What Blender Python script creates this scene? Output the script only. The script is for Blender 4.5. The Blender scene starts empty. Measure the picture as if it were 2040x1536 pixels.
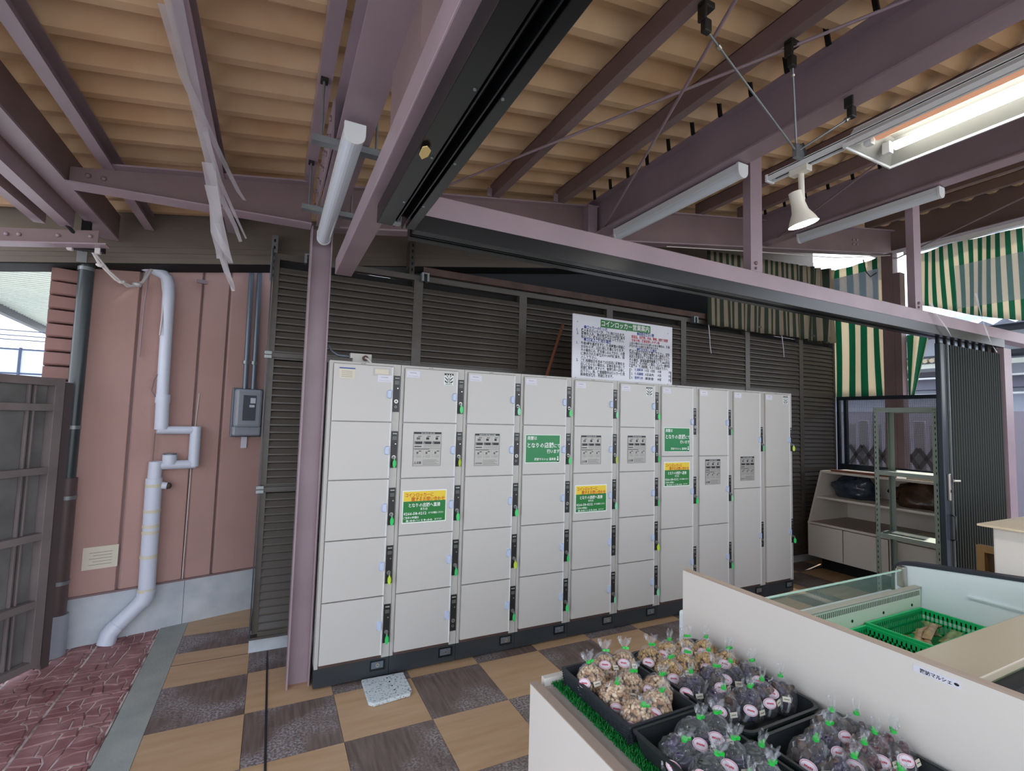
import bpy, math, random
from mathutils import Vector, Matrix, noise
random.seed(7)
SC = bpy.context.scene
COL = SC.collection
PI = math.pi
def lin(c):
    c /= 255.0
    return c/12.92 if c <= 0.04045 else ((c+0.055)/1.055)**2.4
def S(r, g, b): return (lin(r), lin(g), lin(b), 1.0)

# ------------------------------------------------------------------ camera
cam = bpy.data.cameras.new('camera'); camo = bpy.data.objects.new('camera', cam); COL.objects.link(camo)
RX = Vector((0.89598637, -0.44327747, 0.02671146)); UX = Vector((-0.05456741, -0.05020269, 0.99724726)); FX = Vector((0.44071626, 0.89497753, 0.06916943))
m = Matrix((RX, UX, -FX)).transposed().to_4x4(); m.translation = Vector((0, 0, 1.4938)); camo.matrix_world = m
cam.sensor_fit = 'HORIZONTAL'; cam.sensor_width = 36.0; cam.lens = 966.5077/2040*36.0
cam.clip_start = 0.02; cam.clip_end = 200
SC.camera = camo
# ------------------------------------------------------------------ light
w = bpy.data.worlds.new('sky'); SC.world = w; w.use_nodes = True
nt = w.node_tree; bg = nt.nodes['Background']
geo = nt.nodes.new('ShaderNodeTexCoord'); sep = nt.nodes.new('ShaderNodeSeparateXYZ'); ramp = nt.nodes.new('ShaderNodeValToRGB')
nt.links.new(geo.outputs['Generated'], sep.inputs[0]); nt.links.new(sep.outputs['Z'], ramp.inputs[0]); nt.links.new(ramp.outputs[0], bg.inputs[0])
e = ramp.color_ramp.elements; e[0].position = 0.0; e[0].color = (0.93, 0.95, 1.0, 1); e[1].position = 0.7; e[1].color = (0.62, 0.76, 1.0, 1)
bg.inputs[1].default_value = 2.3
sun = bpy.data.lights.new('sun', 'SUN'); suno = bpy.data.objects.new('sun', sun); COL.objects.link(suno)
sun.energy = 5.0; sun.angle = 0.01; sun.color = (1.0, 0.93, 0.82)
suno.rotation_euler = Vector((1.0, 0.22, 1.05)).to_track_quat('Z', 'Y').to_euler()
SC.view_settings.view_transform = 'Standard'; SC.view_settings.look = 'None'; SC.view_settings.gamma = 1.0
SC.view_settings.use_curve_mapping = False; SC.view_settings.exposure = 0.36

# ------------------------------------------------------------------ materials
MATS = {}
def mat(name, col, rough=0.6, metal=0.0, var=0.0, scale=8.0, bump=0.0, bscale=60.0, col2=None, stretch=None, spec=0.5, emit=None, estr=0.0, detail=4.0, lo=0.35, hi=0.7):
    if name in MATS: return MATS[name]
    M = bpy.data.materials.new(name); M.use_nodes = True; n = M.node_tree.nodes; l = M.node_tree.links
    b = n['Principled BSDF']; b.inputs['Base Color'].default_value = col; b.inputs['Roughness'].default_value = rough; b.inputs['Metallic'].default_value = metal
    b.inputs['Specular IOR Level'].default_value = spec
    if emit: b.inputs['Emission Color'].default_value = emit; b.inputs['Emission Strength'].default_value = estr
    tc = n.new('ShaderNodeTexCoord'); vec = tc.outputs['Object']
    if stretch:
        mp = n.new('ShaderNodeMapping'); mp.inputs['Scale'].default_value = stretch; l.new(vec, mp.inputs[0]); vec = mp.outputs[0]
    if var > 0 or col2:
        t = n.new('ShaderNodeTexNoise'); t.inputs['Scale'].default_value = scale; t.inputs['Detail'].default_value = detail; l.new(vec, t.inputs['Vector'])
        r = n.new('ShaderNodeValToRGB'); r.color_ramp.elements[0].position = lo; r.color_ramp.elements[1].position = hi
        c2 = col2 if col2 else tuple(x*(1-var) for x in col[:3])+(1,)
        r.color_ramp.elements[0].color = c2; r.color_ramp.elements[1].color = col
        l.new(t.outputs['Fac'], r.inputs[0]); l.new(r.outputs[0], b.inputs['Base Color'])
    if bump > 0:
        t2 = n.new('ShaderNodeTexNoise'); t2.inputs['Scale'].default_value = bscale; t2.inputs['Detail'].default_value = 3; l.new(vec, t2.inputs['Vector'])
        bp = n.new('ShaderNodeBump'); bp.inputs['Strength'].default_value = bump; bp.inputs['Distance'].default_value = 0.01
        l.new(t2.outputs['Fac'], bp.inputs['Height']); l.new(bp.outputs[0], b.inputs['Normal'])
    MATS[name] = M
    return M
mauve = mat('mauve paint', S(162, 142, 149), 0.42, var=0.18, scale=3, bump=0.05)
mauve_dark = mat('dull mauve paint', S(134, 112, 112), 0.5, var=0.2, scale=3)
brown_paint = mat('brown paint', S(118, 98, 92), 0.55, var=0.2, scale=2)
roofm = mat('painted corrugated underside', S(216, 186, 150), 0.8, var=0.12, scale=2.2, bump=0.12, bscale=40, col2=S(194, 156, 116))
fascia_m = mat('bronze sheet', S(120, 110, 98), 0.5, var=0.15, scale=2, stretch=(1, 1, 8))
louver_m = mat('bronze louvre', S(88, 83, 77), 0.36, var=0.25, scale=3, stretch=(1, 1, 6))
black_m = mat('black aluminium', S(17, 20, 22), 0.28, var=0.2, scale=4)
blackest = mat('black gap', S(8, 9, 9), 0.8)
white_m = mat('white enamel', S(225, 228, 228), 0.35, var=0.05, scale=4)
lamp_cover = mat('lamp cover', S(216, 224, 232), 0.3)
beige_m = mat('beige locker paint', S(201, 199, 194), 0.34, var=0.03, scale=2)
beige_d = mat('beige locker frame', S(188, 186, 180), 0.4)
beige_edge = mat('pale door edge', S(222, 224, 224), 0.3)
kick_m = mat('charcoal plinth', S(52, 58, 62), 0.38, var=0.2, scale=5)
lockp_m = mat('lock panel black', S(38, 38, 38), 0.4)
metal_m = mat('brushed metal', S(190, 186, 176), 0.3, metal=0.9)
galv_m = mat('galvanised steel', S(150, 156, 158), 0.42, metal=0.6, var=0.2, scale=12)
handle_m = mat('pale blue plastic', S(192, 206, 232), 0.35)
kgreen = mat('green key tag', S(60, 215, 110), 0.3, emit=None)
kmint = mat('mint key tag', S(140, 232, 180), 0.3)
kyel = mat('yellow green key tag', S(190, 225, 60), 0.3)
tan_tile = mat('tan floor tile', S(204, 170, 134), 0.45, col2=S(188, 152, 114), scale=3, stretch=(1, 7, 1), detail=6, lo=0.3, hi=0.75)
def tile_dark():
    M = bpy.data.materials.new('dark floor tile'); M.use_nodes = True; n = M.node_tree.nodes; l = M.node_tree.links; b = n['Principled BSDF']; b.inputs['Roughness'].default_value = 0.5
    tc = n.new('ShaderNodeTexCoord'); geo = n.new('ShaderNodeNewGeometry')
    mp = n.new('ShaderNodeMapping'); mp.inputs['Scale'].default_value = (60, 5, 1); l.new(geo.outputs['Position'], mp.inputs[0])
    g = n.new('ShaderNodeTexNoise'); g.inputs['Scale'].default_value = 1.0; g.inputs['Detail'].default_value = 5; l.new(mp.outputs[0], g.inputs['Vector'])
    r = n.new('ShaderNodeValToRGB'); r.color_ramp.elements[0].position = .35; r.color_ramp.elements[1].position = .7; r.color_ramp.elements[0].color = S(98, 82, 76); r.color_ramp.elements[1].color = S(128, 110, 102)
    l.new(g.outputs['Fac'], r.inputs[0])
    s = n.new('ShaderNodeTexNoise'); s.inputs['Scale'].default_value = 90; s.inputs['Detail'].default_value = 4; l.new(geo.outputs['Position'], s.inputs['Vector'])
    big = n.new('ShaderNodeTexNoise'); big.inputs['Scale'].default_value = 3.2; big.inputs['Detail'].default_value = 2; l.new(geo.outputs['Position'], big.inputs['Vector'])
    mu = n.new('ShaderNodeMath'); mu.operation = 'MULTIPLY'; rb = n.new('ShaderNodeMapRange'); rb.inputs[1].default_value = .46; rb.inputs[2].default_value = .62
    rs = n.new('ShaderNodeMapRange'); rs.inputs[1].default_value = .42; rs.inputs[2].default_value = .62
    l.new(s.outputs['Fac'], rs.inputs[0]); l.new(big.outputs['Fac'], rb.inputs[0]); l.new(rs.outputs[0], mu.inputs[0]); l.new(rb.outputs[0], mu.inputs[1])
    mx = n.new('ShaderNodeMix'); mx.data_type = 'RGBA'; l.new(mu.outputs[0], mx.inputs[0]); l.new(r.outputs[0], mx.inputs[6]); mx.inputs[7].default_value = S(168, 164, 164)
    l.new(mx.outputs[2], b.inputs['Base Color']); return M
dark_tile = tile_dark()
grout_m = mat('tile joint', S(96, 84, 72), 0.8)
pink_wall = mat('pink wall paint', S(188, 152, 143), 0.75, var=0.1, scale=2.5, bump=0.15, bscale=120)
pink_side = mat('pink siding', S(160, 122, 114), 0.7, var=0.15, scale=4, bump=0.1)
conc_m = mat('grey concrete', S(206, 212, 216), 0.85, var=0.2, scale=5, bump=0.2, bscale=60, col2=S(180, 188, 194))
strip_m = mat('grey mortar strip', S(172, 176, 168), 0.8, var=0.2, scale=6, bump=0.15, bscale=80)
pvc_m = mat('white pvc', S(220, 226, 240), 0.32, var=0.05, scale=6)
pvc_g = mat('grey pvc', S(158, 164, 172), 0.4)
pipe_br = mat('brown pipe', S(96, 78, 78), 0.4, var=0.2, scale=6)
pipe_gr = mat('grey conduit', S(110, 120, 130), 0.35, metal=0.3)
pipe_dk = mat('grey green pipe', S(62, 70, 72), 0.28, var=0.2, scale=5)
gate_m = mat('grey brown gate paint', S(134, 124, 122), 0.55, var=0.25, scale=5)
gate_p = mat('grey weathered panel', S(122, 122, 120), 0.7, var=0.35, scale=6, bump=0.1)
green_m = mat('sign green', S(20, 130, 70), 0.35)
green_m2 = mat('contact sign green', S(34, 124, 56), 0.35)
yellow_m = mat('sign yellow', S(236, 206, 60), 0.35)
orange_t = mat('orange lettering', S(196, 84, 14), 0.4)
white_t = mat('white lettering', S(236, 244, 238), 0.4)
black_t = mat('black lettering', S(24, 26, 30), 0.4)
blue_t = mat('blue lettering', S(34, 74, 150), 0.4)
red_t = mat('red lettering', S(196, 60, 66), 0.4)
paper_m = mat('paper', S(222, 222, 232), 0.6)
paper_y = mat('yellowed paper', S(222, 216, 196), 0.6, var=0.05, scale=9)
sign_w = mat('sign board white', S(222, 224, 232), 0.18)
plate_m = mat('silver plate', S(176, 174, 168), 0.35, metal=0.2)
disp_m = mat('display laminate', S(226, 220, 212), 0.4, var=0.02, scale=2)
disp_edge = mat('laminate edge', S(178, 160, 144), 0.5)
shelf_in = mat('display shelf', S(196, 184, 176), 0.45)
freez_m = mat('freezer lining', S(230, 243, 247), 0.25)
freez_g = mat('freezer lining pale green', S(224, 238, 212), 0.35)
counter_m = mat('freezer shelf beige', S(184, 172, 148), 0.3, var=0.05, scale=3)
tray_m = mat('black plastic tray', S(40, 44, 46), 0.35)
tray_w = mat('dark woven tray', S(42, 47, 54), 0.45)
basket_m = mat('green basket plastic', S(24, 190, 112), 0.35)
angle_m = mat('grey green slotted angle', S(140, 152, 142), 0.45, metal=0.2)
acc_m = mat('dark green accordion sheet', S(24, 33, 28), 0.45, var=0.2, scale=6, stretch=(1, 1, .3))
acc_post = mat('dark blue post', S(32, 44, 54), 0.35)
cab_m = mat('cream cabinet', S(224, 216, 204), 0.5)
cab_top = mat('cabinet brown shelf', S(160, 146, 134), 0.5)
rust_m = mat('rusty primer steel', S(92, 70, 62), 0.7, var=0.4, scale=8)
wood_m = mat('light wood', S(176, 138, 84), 0.5, var=0.3, scale=6, stretch=(1, 1, .2))
wood_r = mat('reddish timber', S(140, 84, 62), 0.6, var=0.2, scale=9)
board_m = mat('sunlit plywood', S(226, 208, 176), 0.6, var=0.1, scale=5)
tape_g = mat('green tape', S(40, 190, 70), 0.35)
label_m = mat('oval label', S(224, 214, 222), 0.5)
label_r = mat('label red print', S(200, 70, 90), 0.5)
grass_m = mat('artificial grass', S(22, 150, 62), 0.5, var=0.5, scale=120)
rope_m = mat('pale cable', S(214, 208, 204), 0.5)
cable_b = mat('dark cable', S(40, 40, 44), 0.5)
leaf_m = mat('dry leaf', S(226, 200, 130), 0.6)
iron_m = mat('dark iron clamp', S(56, 54, 52), 0.5, metal=0.5)
spot_w = mat('cream lamp housing', S(226, 222, 208), 0.35)
tube_on = mat('lit tube', S(255, 255, 250), 0.3, emit=(1, .97, .9, 1), estr=10)
tube_off = mat('peach filter tube', S(236, 178, 148), 0.3, emit=S(236, 170, 130), estr=0.25)  # unlit tube with a faint glow put into its material
bulb_on = mat('lit bulb', S(255, 255, 250), 0.3, emit=(1, .99, .94, 1), estr=30)
mush_m = mat('pale mushroom caps', S(232, 210, 176), 0.5, col2=S(176, 140, 100), scale=55)
bean_m = mat('golden mushroom stems', S(222, 190, 124), 0.45, col2=S(170, 130, 66), scale=60)
egg_m = mat('dark purple aubergine', S(44, 30, 62), 0.15)
brownveg = mat('brown dried vegetable', S(96, 72, 58), 0.6, col2=S(54, 40, 34), scale=60)
plum_m = mat('dark red plum', S(78, 30, 36), 0.25)
dgreen_v = mat('dark green vegetable', S(44, 52, 36), 0.35, col2=S(24, 30, 22), scale=40)
packet_a = mat('brown food packet', S(132, 92, 68), 0.25, col2=S(196, 170, 130), scale=18)
packet_b = mat('orange food packet', S(206, 120, 50), 0.3, col2=S(170, 60, 40), scale=22)
packet_c = mat('pale green food packet', S(168, 190, 140), 0.3, col2=S(110, 120, 70), scale=16)
bag_dark = mat('dark blue plastic bag', S(70, 80, 92), 0.2, bump=1.0, bscale=14, col2=S(40, 46, 58), scale=10)
bag_brown = mat('brown plastic bag', S(92, 64, 46), 0.25, bump=1.0, bscale=12, col2=S(58, 40, 30), scale=8)
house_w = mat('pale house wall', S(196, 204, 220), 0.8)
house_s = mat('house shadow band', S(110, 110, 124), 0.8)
roof_tile = mat('house eave tiles', S(190, 176, 150), 0.7)
bounce_ground = mat('bounce_ground', S(196, 194, 190), 0.9, var=0.2, scale=10)  # ground colour raised to bounce light up under the roof
mesh_glow = mat('frosted pane', S(232, 242, 255), 0.4)
canopy_m = mat('pale corrugated canopy', S(210, 216, 206), 0.6, var=0.06, scale=2)
mull_m = mat('dark blue mullion', S(70, 84, 116), 0.5)
navy = mat('dark navy edge', S(44, 50, 60), 0.5)
film_m = None
def transp(name, col, fac, rough=0.05, bump=0.0, bscale=20, wr=None):
    M = bpy.data.materials.new(name); M.use_nodes = True; n = M.node_tree.nodes; l = M.node_tree.links
    for x in list(n):
        if x.type != 'OUTPUT_MATERIAL': n.remove(x)
    o = [x for x in n if x.type == 'OUTPUT_MATERIAL'][0]
    t = n.new('ShaderNodeBsdfTransparent'); p = n.new('ShaderNodeBsdfPrincipled'); p.inputs['Base Color'].default_value = col; p.inputs['Roughness'].default_value = rough
    mx = n.new('ShaderNodeMixShader'); mx.inputs[0].default_value = fac; l.new(t.outputs[0], mx.inputs[1]); l.new(p.outputs[0], mx.inputs[2]); l.new(mx.outputs[0], o.inputs[0])
    if bump:
        tc = n.new('ShaderNodeTexCoord'); mp = n.new('ShaderNodeMapping'); mp.inputs['Scale'].default_value = (1, 1, .35); l.new(tc.outputs['Object'], mp.inputs[0])
        nz = n.new('ShaderNodeTexNoise'); nz.inputs['Scale'].default_value = bscale; nz.inputs['Detail'].default_value = 3; nz.inputs['Distortion'].default_value = 1.2; l.new(mp.outputs[0], nz.inputs['Vector'])
        bp = n.new('ShaderNodeBump'); bp.inputs['Strength'].default_value = bump; bp.inputs['Distance'].default_value = 0.02; l.new(nz.outputs['Fac'], bp.inputs['Height']); l.new(bp.outputs[0], p.inputs['Normal'])
        rr = n.new('ShaderNodeMapRange'); rr.inputs[1].default_value = .58; rr.inputs[2].default_value = .70; rr.inputs[3].default_value = fac; rr.inputs[4].default_value = min(1, fac+.55)
        l.new(nz.outputs['Fac'], rr.inputs[0]); l.new(rr.outputs[0], mx.inputs[0])
    MATS[name] = M; return M
plastic = transp('clear plastic bag', S(235, 238, 242), 0.085, 0.06, bump=1.0, bscale=46)
glass_m = transp('greenish glass', S(190, 230, 210), 0.10, 0.03)
vinyl = transp('translucent strip', S(206, 202, 206), 0.55, 0.3)
meterglass = transp('meter window', S(60, 66, 70), 0.5, 0.05)
def perf():
    M = bpy.data.materials.new('perforated sheet'); M.use_nodes = True; n = M.node_tree.nodes; l = M.node_tree.links; b = n['Principled BSDF']; o = n['Material Output']
    b.inputs['Base Color'].default_value = S(70, 66, 68); b.inputs['Roughness'].default_value = .5
    tc = n.new('ShaderNodeTexCoord'); v = n.new('ShaderNodeTexVoronoi'); v.inputs['Scale'].default_value = 105; v.inputs['Randomness'].default_value = 0; l.new(tc.outputs['Object'], v.inputs['Vector'])
    g = n.new('ShaderNodeMath'); g.operation = 'LESS_THAN'; g.inputs[1].default_value = 0.37; l.new(v.outputs['Distance'], g.inputs[0])
    t = n.new('ShaderNodeBsdfTransparent'); mx = n.new('ShaderNodeMixShader'); l.new(g.outputs[0], mx.inputs[0]); l.new(b.outputs[0], mx.inputs[1]); l.new(t.outputs[0], mx.inputs[2]); l.new(mx.outputs[0], o.inputs[0]); return M
perf_m = perf()
def stripes(nm='striped awning cloth', cg=S(52, 134, 106), cc=S(226, 218, 200)):
    M = bpy.data.materials.new(nm); M.use_nodes = True; n = M.node_tree.nodes; l = M.node_tree.links; o = n['Material Output']; b = n['Principled BSDF']
    uv = n.new('ShaderNodeUVMap'); sp = n.new('ShaderNodeSeparateXYZ'); l.new(uv.outputs[0], sp.inputs[0])
    fr = n.new('ShaderNodeMath'); fr.operation = 'FRACT'; l.new(sp.outputs[0], fr.inputs[0])
    gt = n.new('ShaderNodeMath'); gt.operation = 'GREATER_THAN'; gt.inputs[1].default_value = .5; l.new(fr.outputs[0], gt.inputs[0])
    mx = n.new('ShaderNodeMix'); mx.data_type = 'RGBA'; l.new(gt.outputs[0], mx.inputs[0]); mx.inputs[6].default_value = cg; mx.inputs[7].default_value = cc
    l.new(mx.outputs[2], b.inputs['Base Color']); b.inputs['Roughness'].default_value = .7
    tr = n.new('ShaderNodeBsdfTranslucent'); l.new(mx.outputs[2], tr.inputs[0]); ms = n.new('ShaderNodeMixShader'); ms.inputs[0].default_value = .5
    l.new(b.outputs[0], ms.inputs[1]); l.new(tr.outputs[0], ms.inputs[2]); l.new(ms.outputs[0], o.inputs[0]); return M
stripe_m = stripes(); stripe_shade = stripes('shaded striped cloth', S(70, 82, 66), S(184, 172, 150))  # second cloth is a darker, duller copy: shade put into the stripe colours
def paving():
    M = bpy.data.materials.new('red stamped paving'); M.use_nodes = True; n = M.node_tree.nodes; l = M.node_tree.links; b = n['Principled BSDF']; b.inputs['Roughness'].default_value = .65
    g = n.new('ShaderNodeNewGeometry'); nz = n.new('ShaderNodeTexNoise'); nz.inputs['Scale'].default_value = 9; nz.inputs['Detail'].default_value = 2; l.new(g.outputs['Position'], nz.inputs['Vector'])
    c = n.new('ShaderNodeValToRGB'); c.color_ramp.elements[0].position = .35; c.color_ramp.elements[1].position = .68; c.color_ramp.elements[0].color = S(140, 92, 92); c.color_ramp.elements[1].color = S(174, 130, 128)
    l.new(nz.outputs['Fac'], c.inputs[0]); l.new(c.outputs[0], b.inputs['Base Color']); return M
paving_m = paving()
pav_line = mat('pale paving joint', S(226, 212, 204), 0.7, var=0.4, scale=7, col2=S(120, 84, 80), lo=0.42, hi=0.54)

# ------------------------------------------------------------------ mesh builder
class MB:
    def __init__(s): s.v = []; s.f = []; s.mi = []; s.uv = None; s.sm = []
    def add(s, vs, fs, mi=0, smooth=False):
        k = len(s.v); s.v += [tuple(x) for x in vs]
        for f in fs: s.f.append([i+k for i in f]); s.mi.append(mi); s.sm.append(smooth)
        return s
    def box(s, x0, x1, y0, y1, z0, z1, mi=0):
        return s.add([(x0, y0, z0), (x1, y0, z0), (x1, y1, z0), (x0, y1, z0), (x0, y0, z1), (x1, y0, z1), (x1, y1, z1), (x0, y1, z1)],
                     [(0, 3, 2, 1), (4, 5, 6, 7), (0, 1, 5, 4), (1, 2, 6, 5), (2, 3, 7, 6), (3, 0, 4, 7)], mi)
    def hexa(s, b, t, mi=0):   # bottom 4 points, top 4 points
        return s.add(list(b)+list(t), [(0, 3, 2, 1), (4, 5, 6, 7), (0, 1, 5, 4), (1, 2, 6, 5), (2, 3, 7, 6), (3, 0, 4, 7)], mi)
    def bar(s, p, q, w, h, up=(0, 0, 1), mi=0):
        p = Vector(p); q = Vector(q); d = (q-p).normalized(); u = Vector(up); r = d.cross(u)
        if r.length < 1e-4: r = d.cross(Vector((1, 0, 0)))
        r.normalize(); u = r.cross(d).normalized(); r = r*w/2; u = u*h/2
        return s.hexa([p-r-u, p+r-u, p+r+u, p-r+u], [q-r-u, q+r-u, q+r+u, q-r+u], mi)
    def cyl(s, p, q, r0, r1=None, n=12, mi=0, caps=True):
        r1 = r0 if r1 is None else r1; p = Vector(p); q = Vector(q); d = (q-p).normalized()
        a = d.cross(Vector((0, 0, 1)));
        if a.length < 1e-3: a = d.cross(Vector((1, 0, 0)))
        a.normalize(); b = d.cross(a); vs = []
        for c, r in ((p, r0), (q, r1)):
            for i in range(n): t = 2*PI*i/n; vs.append(c+a*(r*math.cos(t))+b*(r*math.sin(t)))
        fs = [(i, (i+1) % n, n+(i+1) % n, n+i) for i in range(n)]
        s.add(vs, fs, mi, True)
        if caps: s.add(vs[:n], [tuple(range(n))[::-1]], mi); s.add(vs[n:], [tuple(range(n))], mi)
        return s
    def tube(s, pts, r, n=8, mi=0):
        pts = [Vector(p) for p in pts]; k = len(pts); vs = []; prev = None
        for i, p in enumerate(pts):
            d = (pts[min(i+1, k-1)]-pts[max(i-1, 0)]).normalized()
            a = prev if prev is not None else (d.cross(Vector((0, 0, 1))) if abs(d.z) < .95 else d.cross(Vector((1, 0, 0))))
            a = (a-d*a.dot(d)).normalized(); prev = a; b = d.cross(a); rr = r[i] if isinstance(r, (list, tuple)) else r
            for j in range(n): t = 2*PI*j/n; vs.append(p+a*(rr*math.cos(t))+b*(rr*math.sin(t)))
        fs = [(i*n+j, i*n+(j+1) % n, (i+1)*n+(j+1) % n, (i+1)*n+j) for i in range(k-1) for j in range(n)]
        s.add(vs, fs, mi, True); s.add(vs[:n], [tuple(range(n))[::-1]], mi); s.add(vs[-n:], [tuple(range(n))], mi); return s
    def prism(s, poly, axis, a, b, mi=0):   # poly in the two other axes (in order), extruded along axis from a to b
        n = len(poly)
        def P(u, v, t): return {'x': (t, u, v), 'y': (u, t, v), 'z': (u, v, t)}[axis]
        vs = [P(u, v, a) for u, v in poly]+[P(u, v, b) for u, v in poly]
        fs = [(i, (i+1) % n, n+(i+1) % n, n+i) for i in range(n)]+[tuple(range(n))[::-1], tuple(range(n, 2*n))]
        return s.add(vs, fs, mi)
    def ball(s, c, r, sc=(1, 1, 1), n=8, k=5, mi=0, rot=None):
        vs = []; c = Vector(c)
        for i in range(1, k):
            th = PI*i/k
            for j in range(n): ph = 2*PI*j/n; vs.append(Vector((math.sin(th)*math.cos(ph)*sc[0], math.sin(th)*math.sin(ph)*sc[1], math.cos(th)*sc[2]))*r)
        vs += [Vector((0, 0, r*sc[2])), Vector((0, 0, -r*sc[2]))]
        if rot: vs = [rot @ v for v in vs]
        vs = [v+c for v in vs]; T = len(vs)-2; B = T+1
        fs = [(i*n+j, (i+1)*n+j, (i+1)*n+(j+1) % n, i*n+(j+1) % n) for i in range(k-2) for j in range(n)]
        fs += [(T, j, (j+1) % n) for j in range(n)]+[(B, (k-2)*n+(j+1) % n, (k-2)*n+j) for j in range(n)]
        return s.add(vs, fs, mi, True)
    def build(s, name, mats, parent=None, off=None, bevel=0, smooth=None, label=None, kind=None):
        me = bpy.data.meshes.new(name)
        if off is None and parent is not None and parent.get('_w'): off = parent.location
        vs = s.v if off is None else [(x-off[0], y-off[1], z-off[2]) for x, y, z in s.v]
        me.from_pydata(vs, [], s.f); mats = mats if isinstance(mats, (list, tuple)) else [mats]
        for M in mats: me.materials.append(M)
        for p, i, sm in zip(me.polygons, s.mi, s.sm): p.material_index = i; p.use_smooth = sm if smooth is None else smooth
        me.update(); o = bpy.data.objects.new(name, me); COL.objects.link(o)
        if parent: o.parent = parent
        if bevel:
            md = o.modifiers.new('bevel', 'BEVEL'); md.width = bevel; md.segments = 2; md.limit_method = 'ANGLE'
        if label: o['label'] = label
        if kind: o['kind'] = kind
        return o
def tag(o, label=None, cat=None, group=None, kind=None):
    if label: o['label'] = label
    if cat: o['category'] = cat
    if group: o['group'] = group
    if kind: o['kind'] = kind
    return o
def thing(name, loc, label, cat, group=None, rz=0.0, world=True):
    o = bpy.data.objects.new(name, None); COL.objects.link(o); o.location = loc; o.rotation_euler = (0, 0, rz)
    o.empty_display_size = .1
    if world: o['_w'] = 1
    return tag(o, label, cat, group)
def struct(name, mb, mats, label, cat='structure', **k):
    o = mb.build(name, mats, **k); return tag(o, label, cat, None, 'structure')
def dup(o, parent=None):
    c = o.copy(); COL.objects.link(c); c.parent = parent
    for k in list(o.children): dup(k, c)
    return c
# lettering made of font outlines: list of (string, x, z, size, fit_width) in the local x-z plane, facing -y
def letters(items, mi=0, mb=None, depth=0.0, align='LEFT'):
    mb = mb or MB()
    for it in items:
        st, x, z, size = it[:4]; fit = it[4] if len(it) > 4 else None
        c = bpy.data.curves.new('t', 'FONT'); c.body = st; c.size = size; c.resolution_u = 1; c.align_x = 'LEFT'; c.offset = size*.018
        o = bpy.data.objects.new('t', c); COL.objects.link(o); dg = bpy.context.evaluated_depsgraph_get()
        me = bpy.data.meshes.new_from_object(o.evaluated_get(dg)); COL.objects.unlink(o)
        if len(me.vertices):
            xs = [v.co.x for v in me.vertices]; x0, x1 = min(xs), max(xs); sc = fit/(x1-x0) if fit else 1.0
            mb.add([((v.co.x-x0)*sc+x, 0, v.co.y+z) for v in me.vertices], [tuple(p.vertices) for p in me.polygons], mi)
        bpy.data.objects.remove(o); bpy.data.curves.remove(c); bpy.data.meshes.remove(me)
    return mb
# ------------------------------------------------------------------ lettering outlines, made while the scene is small
T = {}
T['title'] = letters([('コインロッカー営業案内', 0.262, .425, .049, .47)])
T['sb_blue'] = letters([('●ロッカーの使い方', .10, .385, .032, .215), ('●2日以上ご使用の場合', .10, .292, .032, .25), ('●収容出来ない物', .605, .385, .032, .175), ('●鍵を紛失した場合', .605, .264, .026, .205),
    ('使用料金', .585, .10, .024, .085), ('使用期間', .585, .068, .024, .085), ('管理箇所', .585, .036, .024, .085)])
T['sb_red'] = letters([('貴重品、危険物、死体、動物、銃砲刀剣類', .55, .358, .027, .38), ('不潔な物、腐敗変質しやすい物', .55, .332, .024, .29)])
T['sb_black'] = letters([('1.', .035, .361, .027), ('鍵のあるロッカーが、ご使用になれます。', .075, .361, .027, .41), ('2.', .035, .337, .027), ('荷物を入れ、表示金額分の100円硬貨を', .075, .337, .027, .41),
    ('投入して、鍵を左に回して抜いて下さい。', .075, .313, .027, .40), ('1.', .035, .264, .027), ('午前0時を過ぎますと、使用時間の長短に', .075, .264, .027, .41), ('かかわらず、2日使用した事になります。', .075, .238, .027, .405),
    ('その場合には、鍵を差し込んでから、小窓', .075, .212, .027, .41), ('に表示された金額分の100円硬貨を、投', .075, .186, .027, .41), ('入して下さい。', .075, .160, .027, .15),
    ('2.', .035, .136, .027), ('ご使用開始日を含めて3日目迄に荷物をお', .075, .134, .027, .41), ('出しにならない場合は、荷物を取り出して', .075, .108, .027, .41), ('別途保管致しますので、管理箇所へお申し', .075, .082, .027, .41),
    ('出下さい。尚、保管期間中はロッカー使用', .075, .056, .027, .41), ('料金相当額を、別途頂きます。', .075, .030, .027, .30),
    ('上記の物が入れられた疑いのある場合は、係員', .53, .308, .022, .42), ('が立ち合いの検する事があります。', .53, .2865, .021, .30),
    ('鍵はご自分で大切に保管して下さい。紛失', .53, .243, .027, .42), ('された場合は、直ちに管理箇所へ連絡のうえ、', .53, .222, .027, .42), ('所定の手続きをして荷物をお引き取り下さい。', .53, .198, .027, .42),
    ('その場合、錠前装置交換費として1800円を', .53, .174, .027, .42), ('頂きます。その他詳しい事は、ロッカー扉内側', .53, .150, .027, .42), ('に記載の「使用約款」をよくお読み下さい。', .53, .126, .027, .40),
    ('1.', .55, .10, .024), ('1日 1回', .69, .10, .024, .10), ('小型', .82, .10, .022, .04), ('円', .94, .10, .022), ('2.', .55, .068, .024), ('3日以内', .69, .068, .024, .09), ('大型', .82, .068, .022, .04), ('円', .94, .068, .022),
    ('3.', .55, .036, .024), ('運泉舎', .69, .036, .024, .09), ('中型', .82, .036, .022, .04), ('円', .94, .036, .022)])
T['gr'] = letters([('両替は', .010, .152, .028, .072), ('となりの', .010, .100, .038, .128), ('店舗', .142, .100, .040, .072), ('にて', .218, .100, .030, .046), ('行います', .162, .062, .030, .100), ('諏訪マルシェ 温泉舎', .066, .014, .019, .168)])
T['ye_o'] = letters([('コインロッカーに', .014, .152, .027, .172), ('関するお問い合わせ', .052, .126, .028, .205)])
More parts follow.
